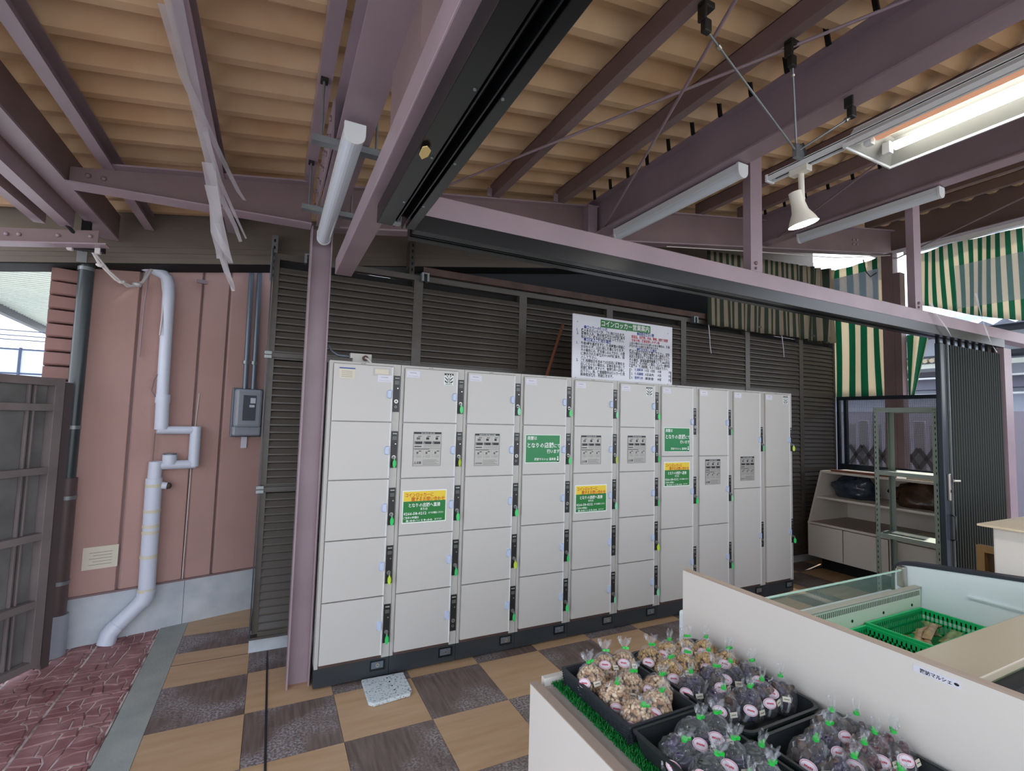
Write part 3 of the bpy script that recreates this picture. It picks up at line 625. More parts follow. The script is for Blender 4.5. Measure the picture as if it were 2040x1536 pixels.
def plate_print(jp):
    mb = MB(); W, H = .1725, .204
    mb.box(0, W, 0, .0015, 0, H, 0)                     # metal sheet
    e_ = -.0006
    def q(x0, x1, z0, z1, mi): mb.add([(x0, e_, z0), (x1, e_, z0), (x1, e_, z1), (x0, e_, z1)], [(0, 1, 2, 3)], mi)
    q(0, W, H-.0125, H, 1); q(0, .0015, 0, H, 1); q(W-.0015, W, 0, H, 1); q(0, W, 0, .0015, 1); q(0, W, .104, .1055, 1)
    for k in range(3):
        x = .006+.056*k; q(x, x+.049, .131, .147, 1)
        q(x, x+.049, .152, .1525, 1); q(x, x+.049, .186, .1865, 1); q(x, x+.0005, .152, .1865, 1); q(x+.0485, x+.049, .152, .1865, 1)
        q(x+.012+.003*k, x+.034, .158, .172, 2 if k == 0 else 1) ; q(x+.020, x+.042, .176, .180, 1)
        q(x, x+.049, .068, .0684, 1); q(x, x+.049, .096, .0964, 1); q(x, x+.0004, .068, .0964, 1); q(x+.0486, x+.049, .068, .0964, 1)
        q(x+.014, x+.026, .072, .086, 2); q(x+.028, x+.043, .086, .091, 1)
        for r in range(2): q(x+.012, x+.044, .060-.007*r, .0614-.007*r, 2)
    for z in (.122, .114): q(.062, .165, z, z+.0018, 2)
    q(.006, .05, .114, .120, 1); q(.006, .10, .099, .102, 1)
    for r in range(5): q(.060, .160-.012*(r % 3), .008+.0065*r, .0096+.0065*r, 2)
    for st, dz in (('ins_j' if jp else 'ins_e', 0), ('caut_j' if jp else 'caut_e', 0), ('steps', 0), ('steps2', 0)):
        t_ = T[st]; white = st in ('ins_j', 'ins_e', 'steps')
        mb.add([(v[0], -.0012, v[2]) for v in t_.v], t_.f, 3 if white else 1)
    return mb
PLM = [plate_m, black_t, mat('grey print', S(96, 94, 92), .5), white_t]
plate_j = mk(plate_print(True), PLM, 'instruction_plate'); plate_e = mk(plate_print(False), PLM, 'instruction_plate')
def txt(mbs, name, parent, loc, M):
    mb = MB(); mb.v = [(x, 0, z) for x, y, z in mbs.v]; mb.f = mbs.f; mb.mi = [0]*len(mbs.f); mb.sm = [False]*len(mbs.f)
    o = mb.build(name, M, parent, off=(0, 0, 0)); o.location = loc; return o
def green_notice(parent, x, z):
    mb = MB(); mb.box(0, .272, -.001, .001, 0, .190, 0); mb.box(.004, .268, -.0018, -.001, .004, .186, 1)
    o = mb.build('green_notice', [white_t, green_m], parent, off=(0, 0, 0), label='green notice sheet with white Japanese lettering'); o.location = (x, -.0172, z)
    txt(T['gr'], 'lettering', o, (.004, -.0028, .004), white_t)
    mb = MB(); n = 10
    mb.ball((.253, -.003, .038), .006, (1, .3, 1), 8, 5, 0); mb.prism([(.246, .012), (.260, .012), (.257, .030), (.249, .030)], 'y', -.004, -.002, 0); mb.prism([(.248, .004), (.258, .004), (.260, .014), (.246, .014)], 'y', -.0045, -.002, 1); mb.build('figure_mark', [white_t, black_t], o, off=(0, 0, 0))
def yellow_notice(parent, x, z):
    mb = MB(); mb.box(0, .272, -.001, .001, 0, .192, 0); mb.box(.006, .266, -.0018, -.001, .006, .128, 1); mb.box(.006, .266, -.0018, -.001, .1285, .186, 2)
    o = mb.build('contact_notice', [white_t, green_m2, yellow_m], parent, off=(0, 0, 0), label='yellow and green contact notice with Japanese lettering'); o.location = (x, -.0172, z)
    txt(T['ye_o'], 'orange_lettering', o, (.002, -.0028, .003), orange_t); txt(T['ye_w'], 'white_lettering', o, (.002, -.0028, .005), white_t)
def sticker_bw(parent, x, z):
    mb = MB(); mb.box(0, .060, -.0015, 0, 0, .072, 0)
    def q(p): mb.add([(a, -.0022, b) for a, b in p], [tuple(range(len(p)))], 1)
    q([(0, .060), (.060, .060), (.060, .072), (0, .072)])
    for k in range(3): mb.add([(.012+.015*k, -.003, .062), (.021+.015*k, -.003, .062), (.0165+.015*k, -.003, .070)], [(0, 1, 2)], 0)
    for sx in (1, -1):
        f = lambda a: .030+sx*a
        q([(f(.004), .010), (f(.009), .010), (f(.006), .046), (f(.002), .046)]); q([(f(.008), .034), (f(.026), .052), (f(.026), .044), (f(.012), .028)]); q([(f(.010), .018), (f(.026), .030), (f(.026), .020), (f(.014), .010)])
        q([(f(.006), .048), (f(.018), .056), (f(.014), .058), (f(.004), .054)])
    q([(.008, .003), (.052, .003), (.052, .006), (.008, .006)])
    o = mb.build('warning_sticker', [white_t, black_t], parent, off=(0, 0, 0), label='black and white square sticker'); o.location = (x, -.0165, z)
num = 0
bodies = {}
for c in range(10):
    rows = R5 if c < 6 else (R3 if c < 8 else R2)
    L = thing('locker_unit', (LX+LW*c, LY, 0), desc[c]+', '+nth[c], 'lockers', 'coin locker bank', world=False)
    mb = MB(); g = .0012
    mb.box(g, LW-g, 0.006, .58, .112, 1.80, 0)
    mb.box(g, .020, -.002, .006, .112, 1.80, 0); mb.box(.3595, LW-g, -.002, .006, .112, 1.80, 0); mb.box(.020, .3595, -.002, .006, 1.787, 1.80, 0); mb.box(.020, .3595, -.001, .006, .112, .128, 1)
    mb.build('body', [beige_d, rust_m], L, off=(0, 0, 0), bevel=.0008)
    mb = MB(); mb.box(g, LW-g, .002, .56, .012, .1105); mb.build('plinth', kick_m, L, off=(0, 0, 0))
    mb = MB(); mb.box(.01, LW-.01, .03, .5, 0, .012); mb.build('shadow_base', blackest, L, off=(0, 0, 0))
    shared('base_lock_plate', base_lock_me, L, (0, .002, 0)); shared('base_lock_cylinder', base_cyl_me, L, (0, .002, 0))
    txt(T['maker'], 'maker_mark', L, (.17, -.0026, 1.7905), black_t)
    doors = []
    for r in range(len(rows)-1):
        zt, zb_ = rows[r], rows[r+1]; h = round(zt-zb_, 3); zc = (zt+zb_)/2
        if h not in DM: door_mesh(h)
        d = shared('door', DM[h], L, (0, 0, zb_)); doors.append(d)
        shared('handle', handle_me, d, (0, 0, h/2))
        p = shared('lock_panel', plate_me, L, (0, 0, zc+.0045))
        shared('display', disp_me, p, (0, 0, 0)); shared('coin_slot', slot_me, p, (0, 0, 0)); shared('lock_cylinder', cyl_me, p, (0, 0, 0)); shared('return_button', btn_me, p, (0, 0, 0)) if keys[(c, r)] is None else None
        txt(T['num'][min(num, 36)], 'locker_number', p, (.382, -.0085, .090), white_t); num += 1
        kk = keys[(c, r)]
        if kk:
            k_ = shared('key', key_me, L, (0, 0, zc+.0045)); tg = shared('key_tag', tags[kk], k_, (0, 0, 0)); tg['label'] = {'g': 'green oval key tag', 'm': 'mint green oval key tag', 'y': 'yellow-green oval key tag'}[kk]
            a = random.uniform(-.9, .6); tg.rotation_euler = (0, 0, a); tg.location = (.380-.380*math.cos(a)-.0365*math.sin(a), -.0365+.0365*math.cos(a)-.380*math.sin(a), 0)
    z0 = rows[0]
    mb = MB(); mb.box(0, .082, -.0015, 0, 0, .040, 0); mb.add([(.01, -.002, .008), (.07, -.002, .008), (.07, -.002, .0088), (.01, -.002, .0088)], [(0, 1, 2, 3)], 1); mb.add([(.02, -.002, .026), (.06, -.002, .026), (.06, -.002, .028), (.02, -.002, .028)], [(0, 1, 2, 3)], 1)
    o = mb.build('paper_label', [paper_m, PLM[2]], L, off=(0, 0, 0), label='small white paper label'); o.location = (.266, -.0162, z0-.094) if c == 0 else (.030, -.0162, z0-.056)
    if c == 0:
        mb = MB(); mb.box(0, .086, -.0015, 0, 0, .062, 0); mb.box(0, .086, -.002, -.0015, .055, .062, 1)
        for r in range(4): mb.add([(.012, -.0019, .010+.010*r), (.072, -.0019, .010+.010*r), (.072, -.0019, .0115+.010*r), (.012, -.0019, .0115+.010*r)], [(0, 1, 2, 3)], 2)
        o = mb.build('rate_label', [paper_y, blue_t, PLM[2]], L, off=(0, 0, 0), label='paper label with a blue header'); o.location = (.052, -.0162, z0-.085)
        mb = MB(); mb.box(0, .10, -.001, 0, 0, .048, 0); mb.box(.012, .09, -.0014, -.001, .012, .040, 1); o = mb.build('tape_residue', [beige_d, paper_y], L, off=(0, 0, 0), label='yellowed tape residue'); o.location = (.238, -.0165, z0-.060)
    if c == 3: green_notice(L, .037, 1.204)
    if c == 6: green_notice(L, .044, 1.271); yellow_notice(L, .045, 1.001)
    if c in (1, 4): yellow_notice(L, .036, .862 if c == 1 else .850)
    if c in (1, 5, 9): sticker_bw(L, .266, 1.695 if c < 6 else 1.697)
    if c in (1, 2, 4, 5, 7, 8):
        x, z = {1: (.088, 1.198), 2: (.078, 1.192), 4: (.078, 1.188), 5: (.09, 1.190), 7: (.084, 1.003), 8: (.097, 1.022)}[c]
        o = shared('instruction_plate', plate_e if c in (2, 8) else plate_j, L, (x, -.0185, z)); o['label'] = 'silver plate of pictogram instructions'

# ------------------------------------------------------------------ things on and around the lockers
t = thing('notice_board', (1.957, 2.985, 1.80), 'large white notice board with green title and rows of text, standing on the lockers', 'sign', world=False)
mb = MB(); mb.box(0, .978, 0, .008, 0, .487); mb.build('board', sign_w, t, off=(0, 0, 0))
mb = MB(); mb.box(.252, .742, -.002, 0, .410, .470); mb.build('title_band', green_m2, t, off=(0, 0, 0))
txt(T['title'], 'title_lettering', t, (-.004, -.003, -.002), white_t)
for k_, M_ in (('sb_blue', blue_t), ('sb_red', red_t), ('sb_black', black_t)): txt(T[k_], 'lettering', t, (0, -.0015, 0), M_)
mb = MB()
for x in (.535, .962): mb.box(x, x+.004, -.002, 0, .030, .118)
mb.build('bracket_lines', black_t, t, off=(0, 0, 0), kind='stuff')
for x, z in ((.04, .43), (.93, .43), (.03, .012), (.93, .012), (.5, .405)): mb = MB(); mb.cyl((x, -.002, z), (x, 0, z), .004, n=8); mb.build('screw', galv_m, t, off=(0, 0, 0))
t = thing('timber_stick', (2.03, 3.35, 1.80), 'thin reddish wooden stick leaning behind the notice board', 'stick')
mb = MB(); mb.bar((1.915, 3.30, 1.80), (2.17, 3.46, 2.31), .022, .012); mb.build('stick', wood_r, t)
t = thing('junction_box', (.46, 3.02, 1.80), 'beige cable junction box on top of the leftmost locker', 'box')
mb = MB(); mb.box(.415, .525, 3.0, 3.05, 1.80, 1.862); mb.box(.40, .417, 3.0, 3.05, 1.83, 1.862); mb.build('box', beige_d, t, bevel=.003)
mb = MB(); mb.cyl((.487, 2.985, 1.835), (.487, 3.0, 1.835), .017, n=14); mb.build('gland', rust_m, t)
mb = MB(); mb.tube([(.487, 2.985, 1.835), (.495, 2.96, 1.828), (.51, 2.95, 1.812), (.515, 2.955, 1.803)], .006); mb.build('cable_stub', rope_m, t)
t = thing('cable', (.34, 3.06, 1.83), 'pale cable curling down behind the column onto the leftmost locker', 'cable')
mb = MB(); mb.tube([(.284, 3.06, 1.90), (.30, 3.05, 1.868), (.335, 3.04, 1.846), (.40, 3.03, 1.843)], .008); mb.build('sheath', pipe_gr, t)
t = thing('rusty_rail', (3.3, 3.47, 2.55), 'rusty steel angle running above the louvred panels', 'rail')
mb = MB(); mb.box(.95, 3.9, 3.46, 3.465, 2.548, 2.60); mb.box(.95, 3.9, 3.465, 3.50, 2.548, 2.553); mb.build('angle', rust_m, t)
mb = MB(); mb.box(3.9, 6.03, 3.46, 3.50, 2.545, 2.565); mb.build('rail_end', louver_m, t)
for i, (x, zb_) in enumerate(((.94, 2.57), (-.045, 2.42))):
    t = thing('slotted_strut', (x, 3.80, zb_), ['dark slotted steel strut hanging left of the notice board', 'dark slotted steel strut above the left end of the louvres'][i], 'strut')
    mb = MB(); mb.box(x-.02, x+.02, 3.77, 3.775, zb_-.0, zb_+.33); mb.box(x-.02, x-.015, 3.775, 3.882, zb_+.12, zb_+.33); mb.build('angle', galv_m if i else louver_m, t)
    for k in range(6): mb = MB(); mb.box(x-.006, x+.006, 3.768, 3.770, zb_+.03+.05*k, zb_+.052+.05*k); mb.build('slot', blackest, t)
for i, (x, lab) in enumerate(((.965, 'left'), (3.70, 'middle'), (.17, 'column side'))):
    t = thing('clip', (x, 3.44, 2.50), 'small grey double clip on the top louvre rail, '+lab+' one', 'clip')
    mb = MB(); mb.box(x-.03, x-.015, 3.44, 3.485, 2.49, 2.545); mb.build('jaw', galv_m, t); mb = MB(); mb.box(x+.01, x+.025, 3.44, 3.485, 2.49, 2.545); mb.build('jaw', galv_m, t); mb = MB(); mb.box(x-.03, x+.025, 3.44, 3.485, 2.545, 2.553); mb.build('bridge', galv_m, t)
t = thing('plastic_slab', (.64, 2.75, 0), 'chipped white speckled plastic slab on the floor in front of the lockers', 'lid')
pts = [(.531, 2.885), (.763, 2.875), (.763, 2.68), (.745, 2.645), (.55, 2.625), (.528, 2.65)]
mb = MB(); mb.prism(pts, 'z', .001, .019); mb.build('slab', mat('speckled white plastic', S(212, 222, 224), .5, col2=S(130, 132, 130), scale=90, lo=.36, hi=.44), t, bevel=.004)
for k in range(4): mb = MB(); mb.cyl((.665+.004*k, 2.845-.045*k, .0185), (.665+.004*k, 2.845-.045*k, .0196), .005, n=8); mb.build('hole', blackest, t)

# ------------------------------------------------------------------ left wall fittings (in the frame of the turned wall)
CW, SW = math.cos(WA), math.sin(WA)
def W(s, z, d=0.0): # s along the wall, d in front of it
    return (-1.043+s*CW+d*SW, 4.01+s*SW-d*CW, z)
t = thing('vent_pipe', W(.36, .0, .05), 'white insulated drain pipe with two elbows running down the pink wall', 'pipe')
def pipe(nm, pts, r, M=pvc_m, n=14): mb = MB(); mb.tube([W(*p) for p in pts], r, n); return mb.build(nm, M, t)
pipe('upper_pipe', [(.20, 2.47, .05), (.25, 2.455, .05), (.31, 2.435, .05), (.338, 2.41, .05), (.350, 2.37, .05), (.354, 2.30, .05), (.362, 1.60, .05), (.366, 1.56, .05)], .036)
pipe('lower_upper_pipe', [(.366, 1.58, .05), (.37, 1.36, .05)], .040)
pipe('collar', [(.366, 1.60, .05), (.366, 1.54, .05)], .044)
pipe('elbow_run', [(.345, 1.355, .05), (.58, 1.355, .05)], .028); pipe('elbow_drop', [(.572, 1.38, .05), (.572, 1.10, .05)], .034); pipe('elbow_return', [(.585, 1.115, .05), (.335, 1.115, .05)], .031)
pipe('cleanout_cap', [(.43, 1.12, .05), (.43, 1.185, .05)], .042); mb = MB(); mb.cyl(W(.43, 1.185, .05), W(.43, 1.194, .05), .040, n=16); mb.build('cap_top', pipe_gr, t)
pipe('reducer', [(.355, 1.14, .05), (.352, 1.02, .05)], .040); pipe('lower_pipe', [(.352, 1.03, .05), (.358, .26, .05)], .048)
pipe('side_stub', [(.36, .985, .05), (.425, .975, .07)], .024); mb = MB(); mb.ball(W(.43, .975, .07), .023, n=8, k=5); mb.build('foam_plug', rust_m, t)
for z, M_ in ((.97, paper_y), (.80, paper_y), (.70, paper_y), (.66, paper_y), (.50, paper_y), (.28, paper_y)): mb = MB(); mb.cyl(W(.354, z, .05), W(.354, z+.022, .05), .0505, n=16); mb.build('tape_band', M_, t)
pipe('elbow', [(.358, .29, .05), (.352, .24, .05), (.33, .205, .052)], .052); pipe('slanted_pipe', [(.34, .22, .05), (.20, .085, .07)], .047); pipe('outlet', [(.215, .10, .07), (.178, .06, .075), (.165, .0, .08)], .050)
t = thing('drain_pipe', W(-.085, 0, .07), 'dark downpipe changing to brown with a grey sleeve at its foot', 'pipe')
pipe('upper_pipe', [(-.082, 2.42, .07), (-.085, .95, .07)], .040, pipe_dk); pipe('lower_pipe', [(-.085, 1.06, .07), (-.085, .18, .07)], .050, pipe_br); pipe('foot_sleeve', [(-.085, 0, .07), (-.085, .24, .07)], .062, pvc_g)
for z, r in ((2.36, .043), (1.36, .043), (.93, .0535), (.42, .0535)): mb = MB(); mb.cyl(W(-.084, z, .07), W(-.084, z+.022, .07), r, n=16); mb.build('clamp_band', galv_m, t); 
t = thing('electric_meter', W(.9, 1.3, .05), 'grey electricity meter box with a dark window on the pink wall', 'meter')
def wbox(s0, s1, z0, z1, d0, d1, nm, M, bev=0, par=None):
    mb = MB(); b = [W(s0, z0, d0), W(s1, z0, d0), W(s1, z0, d1), W(s0, z0, d1)]; u = [W(s0, z1, d0), W(s1, z1, d0), W(s1, z1, d1), W(s0, z1, d1)]
    mb.hexa(b, u); return mb.build(nm, M, par or t, bevel=bev)
wbox(.795, 1.005, 1.305, 1.675, 0, .03, 'back_plate', pipe_gr, .004); wbox(.805, .985, 1.38, 1.665, .03, .105, 'cover', pvc_g, .018); wbox(.800, .99, 1.315, 1.385, .03, .085, 'terminal_cover', pvc_g, .012)
wbox(.852, .940, 1.43, 1.62, .104, .108, 'window', meterglass); wbox(.90, .935, 1.56, 1.60, .1065, .1095, 'counter_label', paper_m); wbox(.895, .93, 1.53, 1.548, .1065, .1095, 'number_plate', paper_m)
wbox(.875, .915, 1.22, 1.305, .012, .016, 'seal_tag', paper_m)
for k_, s_ in enumerate((.868, .925)):
    t = thing('conduit', W(s_, 1.67, .03), ('left' if k_ == 0 else 'right')+' one of the two grey conduits rising from the electricity meter', 'pipe', 'conduits above the meter')
    pipe('tube', [(s_+.006, 1.67, .035), (s_-.0, 2.60, .035)], .0185, pipe_gr); mb = MB(); mb.cyl(W(s_, 1.86, .035), W(s_, 1.885, .035), .023, n=14); mb.build('saddle', galv_m, t)
t = thing('wall_notice', W(.1, .53, 0), 'yellowed paper notice near the bottom of the pink wall', 'notice')
wbox(.018, .195, .463, .604, .002, .005, 'sheet', paper_y)
for k_ in range(5): wbox(.05+.02*(k_ % 2), .165, .49+.019*k_, .492+.019*k_, .005, .0056, 'print_line', PLM[2])
t = thing('wall_clip', W(.5, 2.43, .02), 'small pinkish cable clip high on the pink wall', 'clip'); wbox(.52, .585, 2.425, 2.45, 0, .02, 'clip', mauve)
t = thing('fallen_cable', W(.05, 2.5, .1), 'tangle of pale wires hanging from the eave over the pink wall', 'cable')
def wire(pts, r, M=rope_m, nm='wire'): mb = MB(); mb.tube(pts, r, 6); return mb.build(nm, M, t)
wire([(-1.02, 3.60, 2.50), W(-.10, 2.52, .25), W(-.03, 2.40, .2), W(.06, 2.32, .15), W(.14, 2.30, .12), W(.20, 2.34, .10), W(.25, 2.46, .08)], .010)
wire([(-1.02, 3.60, 2.50), W(-.08, 2.48, .25), W(.02, 2.36, .2), W(.12, 2.29, .13), W(.19, 2.31, .10), W(.22, 2.42, .08), W(.26, 2.50, .05)], .006)
wire([W(.24, 2.48, .06), W(.225, 2.2, .03), W(.222, 1.85, .02)], .005, mauve); wire([W(.30, 2.45, .05), W(.315, 2.35, .05), W(.33, 2.25, .06), W(.318, 2.0, .09)], .006)
wire([W(.335, 1.75, .06), W(.31, 1.70, .05), W(.30, 1.62, .05), W(.325, 1.58, .06)], .004, mauve_dark); wire([W(.34, 1.33, .03), W(.34, 1.12, .02)], .003, mauve_dark)
for a in ((-.02, 2.385, .2), (.09, 2.315, .14), (.17, 2.32, .11)): mb = MB(); mb.ball(W(*a), .018, (1.5, 1, .8), 7, 5); mb.build('tape_knot', rope_m, t)
t = thing('pull_cord', W(.56, .9, .012), 'thin pale cord hanging down the pink wall below the elbow pipe', 'cord')
wire([W(.575, 1.35+.0, .01), W(.568, 1.10-.02, .006)], .002); wire([W(.585, 1.62, .004), W(.575, 1.38, .004)], .003); wire([W(.566, 1.08, .006), W(.562, .31, .006)], .004)
t = thing('cable_box', (-1.02, 3.6, 2.5), 'black cable tray bracket with white plugs under the upper left rafter', 'bracket')
mb = MB(); mb.box(-1.04, -1.0, 3.55, 3.58, 2.42, 2.60); mb.build('strap', blackest, t); mb = MB(); mb.box(-1.09, -.93, 3.54, 3.59, 2.40, 2.43); mb.build('tray', blackest, t)
for x in (-1.08, -.955): mb = MB(); mb.box(x-.012, x+.014, 3.53, 3.56, 2.385, 2.42); mb.build('plug', rope_m, t, bevel=.003)
t = thing('wall_bracket', (-1.11, 3.83, 2.45), 'small galvanised bracket on the fascia at the upper left', 'bracket')
mb = MB(); mb.box(-1.135, -1.085, 3.84, 3.846, 2.395, 2.50); mb.build('plate', galv_m, t); mb = MB(); mb.cyl((-1.105, 3.838, 2.47), (-1.105, 3.84, 2.47), .009, n=10); mb.build('hole', blackest, t)
t = thing('dark_cable', (-1.3, 3.2, 2.55), 'dark cable bundle draped along the struts in the upper left corner', 'cable')
wire([(-1.30, 2.2, 2.62), (-1.28, 2.7, 2.58), (-1.18, 3.1, 2.60), (-1.12, 3.4, 2.56), (-1.02, 3.56, 2.43)], .010, cable_b, 'sheath'); wire([(-1.35, 2.3, 2.60), (-1.30, 2.8, 2.60), (-1.22, 3.2, 2.58), (-1.16, 3.42, 2.60), (-1.10, 3.47, 2.60)], .014, cable_b, 'sheath')

# gate -----------------------------------------------------------------
GD = Vector((-.512, -.859, 0)); GN = Vector((.859, -.512, 0)); GO = Vector((-1.125, 3.745, 0))
def G(s, z, d=0): v = GO+GD*s+GN*d; return (v.x, v.y, z)
t = thing('steel_gate', G(.6, 0), 'weathered grey brown steel gate with horizontal rails at the left edge', 'gate')
def gbox(s0, s1, z0, z1, d0, d1, nm, M):
    mb = MB(); mb.hexa([G(s0, z0, d0), G(s0, z0, d1), G(s1, z0, d1), G(s1, z0, d0)], [G(s0, z1, d0), G(s0, z1, d1), G(s1, z1, d1), G(s1, z1, d0)]); return mb.build(nm, M, t, bevel=.002)
gbox(0, .055, .03, 1.66, -.03, .03, 'end_post', gate_m); gbox(.055, 2.2, 1.615, 1.66, -.03, .03, 'top_rail', gate_m)
for z in (1.49, 1.13, .76, .385, .05): gbox(.055, 2.2, z-.02, z+.02, -.015, .03, 'rail', gate_m)
gbox(.055, 2.2, .05, 1.62, -.03, -.02, 'back_panel', gate_p)
for s_ in (.13, .16): gbox(s_, s_+.010, .05, 1.62, -.018, .0, 'stiffener', gate_m)
t = thing('gate_post', G(-.06, 0), 'dark square gate post behind the downpipe', 'post')
gbox(-.06, -.012, 0, 1.64, -.05, .02, 'post', mat('shadowed brown post', S(84, 74, 74), .6))
# ------------------------------------------------------------------ lamps
def batten(X, y0, y1, z, lab):
    t = thing('batten_lamp', (X, (y0+y1)/2, z), lab, 'lamp', 'unlit fluorescent batten lamps')
    mb = MB(); w_ = .036
    mb.prism([(X-w_, z+.012), (X+w_, z+.012), (X+w_, z+.055), (X-w_, z+.055)], 'y', y0, y1); mb.build('housing', white_m, t, bevel=.003)
    mb = MB(); P_ = [(X+(w_-.003)*math.cos(a), z+.014+.034*math.sin(a)) for a in [PI+PI*i/10 for i in range(11)]]
    mb.prism(P_, 'y', y0+.012, y1-.012); mb.build('diffuser', lamp_cover, t, smooth=False)
    for a, b in ((y0-.004, y0+.012), (y1-.012, y1+.004)):
        mb = MB(); P_ = [(X+(w_+.002)*math.cos(q), z+.016+.038*math.sin(q)) for q in [PI+PI*i/10 for i in range(11)]]+[(X+w_+.002, z+.057), (X-w_-.002, z+.057)]
        mb.prism(P_, 'y', a, b); mb.build('end_cap', white_m, t, bevel=.002)
    return t
batten(.215, 1.775, 2.955, 2.49, 'unlit white batten lamp hanging by the mauve column on the left')
batten(2.165, 1.70, 2.74, 2.82, 'unlit white batten lamp at the centre right under a wide mauve beam')
batten(4.07, 1.62, 2.63, 3.12, 'unlit white batten lamp on the far right behind the spot lamp')
for i, (y, lab) in enumerate(((1.98, 'front'), (2.68, 'rear'))):
    t = thing('lamp_hanger', (.215, y, 2.60), lab+' galvanised crossbar and rods holding the left batten lamp', 'hanger')
    mb = MB(); mb.box(.08, .35, y-.02, y+.02, 2.546, 2.572); mb.build('crossbar', galv_m, t)
    for x in (.115, .325): mb = MB(); mb.cyl((x, y, 2.572), (x, y, 2.82), .005, n=8); mb.build('rod', galv_m, t); mb = MB(); mb.box(x-.014, x+.014, y-.02, y+.02, 2.80, 2.84); mb.build('clamp', iron_m, t)
t = thing('reflector_lamp', (2.12, .5, 2.6), 'lit twin-tube reflector lamp with one peach tube at the upper right', 'lamp')
x0, x1, ya, yb, z = 1.955, 2.275, -.15, 1.075, 2.60
mb = MB(); mb.hexa([(x0, ya, z), (x1, ya, z), (x1, yb, z), (x0, yb, z)], [(x0+.07, ya+.05, z+.075), (x1-.07, ya+.05, z+.075), (x1-.07, yb-.05, z+.075), (x0+.07, yb-.05, z+.075)]); mb.f.pop(0); mb.mi.pop(); mb.sm.pop()
o = mb.build('reflector', mat('grey reflector', S(138, 138, 132), .4), t); md = o.modifiers.new('thickness', 'SOLIDIFY'); md.thickness = .003
mb = MB()
mb.hexa([(x0-.005, ya, z+.002), (x0-.001, ya, z+.002), (x0-.001, yb, z+.002), (x0-.005, yb, z+.002)], [(x0+.060, ya, z+.082), (x0+.064, ya, z+.082), (x0+.064, yb, z+.082), (x0+.060, yb, z+.082)]); mb.hexa([(x1+.001, ya, z+.002), (x1+.005, ya, z+.002), (x1+.005, yb, z+.002), (x1+.001, yb, z+.002)], [(x1-.064, ya, z+.082), (x1-.060, ya, z+.082), (x1-.060, yb, z+.082), (x1-.064, yb, z+.082)]); mb.box(x0+.060, x1-.060, ya, yb, z+.080, z+.084); mb.build('outer_cover', white_m, t, kind='stuff')
mb = MB(); mb.box(x0-.006, x0, ya, yb, z-.012, z+.004); mb.box(x1, x1+.006, ya, yb, z-.012, z+.004); mb.box(x0-.006, x1+.006, yb, yb+.006, z-.012, z+.004); mb.box(x0-.006, x1+.006, ya-.006, ya, z-.012, z+.004); mb.build('rim', white_m, t, kind='stuff')
for x, M_ in ((2.035, tube_off), (2.165, tube_on)):
    mb = MB(); mb.cyl((x, ya+.05, z+.02), (x, yb-.07, z+.02), .0165, n=16); tb = mb.build('tube', M_, t, label='lit white tube' if M_ is tube_on else 'peach coloured tube')
    mb = MB(); mb.cyl((x, yb-.07, z+.02), (x, yb-.058, z+.02), .017, n=14); mb.build('tube_cap', metal_m, tb); mb = MB(); mb.box(x-.014, x+.014, yb-.058, yb-.03, z-.002, z+.045); mb.build('lampholder', white_m, t, bevel=.002)
mb = MB(); mb.box(2.08, 2.11, ya+.05, yb-.05, z+.05, z+.072); mb.build('ballast_cover', white_m, t)
t = thing('lamp_track', (2.0, 1.3, 2.62), 'white lighting track hung from three iron rods', 'track')
mb = MB(); mb.box(1.972, 1.982, .2, 1.42, 2.612, 2.636); mb.box(2.006, 2.016, .2, 1.42, 2.612, 2.636); mb.box(1.972, 2.016, .2, 1.42, 2.632, 2.64); mb.build('track_body', white_m, t)
mb = MB(); mb.box(1.982, 2.006, .2, 1.40, 2.62, 2.630); mb.build('track_slot', black_m, t)
mb = MB(); mb.box(1.968, 2.02, 1.418, 1.43, 2.608, 2.642); mb.build('end_cap', white_m, t, bevel=.002)
cl = [((1.31, 1.17, 2.975), 'over the left rod'), ((1.83, 1.20, 3.055), 'over the middle rod'), ((2.13, 1.14, 2.900), 'over the right rod')]
for (p, lab) in cl:
    t = thing('beam_clamp', p, 'dark iron beam clamp with a threaded rod, '+lab+' of the lighting track', 'clamp', 'clamps and rods of the lighting track')
    x, y, z_ = p
    mb = MB(); mb.box(x-.030, x+.022, y-.018, y+.018, z_-.012, z_+.012); mb.box(x-.030, x-.018, y-.018, y+.018, z_-.06, z_); mb.build('jaw', iron_m, t, bevel=.004)
    mb = MB(); mb.box(x-.022, x+.012, y-.012, y+.012, z_-.10, z_-.05); mb.build('swivel', iron_m, t, bevel=.005)
    q = Vector((1.94, 1.26, 2.66)); s_ = Vector((x, y, z_-.09)); mb = MB(); mb.cyl(s_, q, .0042, n=8); mb.build('rod', galv_m, t)
    mb = MB(); mb.cyl(s_.lerp(q, .10), s_.lerp(q, .125), .010, n=6); mb.build('nut', metal_m, t)
t = thing('rod_bracket', (1.95, 1.26, 2.65), 'small galvanised bracket joining the three rods on the lighting track', 'bracket')
mb = MB(); mb.box(1.925, 1.975, 1.25, 1.27, 2.632, 2.69); mb.build('plate', galv_m, t, bevel=.002); mb = MB(); mb.cyl((1.99, 1.26, 2.642), (1.965, 1.26, 2.70), .014, n=10); mb.build('bolt', iron_m, t)
t = thing('spot_lamp', (2.0, 1.22, 2.5), 'lit white spot lamp bulb hanging from the lighting track', 'lamp')
mb = MB(); mb.box(1.975, 2.013, 1.24, 1.32, 2.585, 2.612); mb.cyl((1.998, 1.28, 2.59), (2.002, 1.28, 2.455), .012, n=12); mb.build('adaptor', spot_w, t, bevel=.002)
mb = MB(); mb.cyl((1.955, 1.28, 2.475), (2.004, 1.28, 2.475), .014, n=10); mb.build('knuckle', spot_w, t)
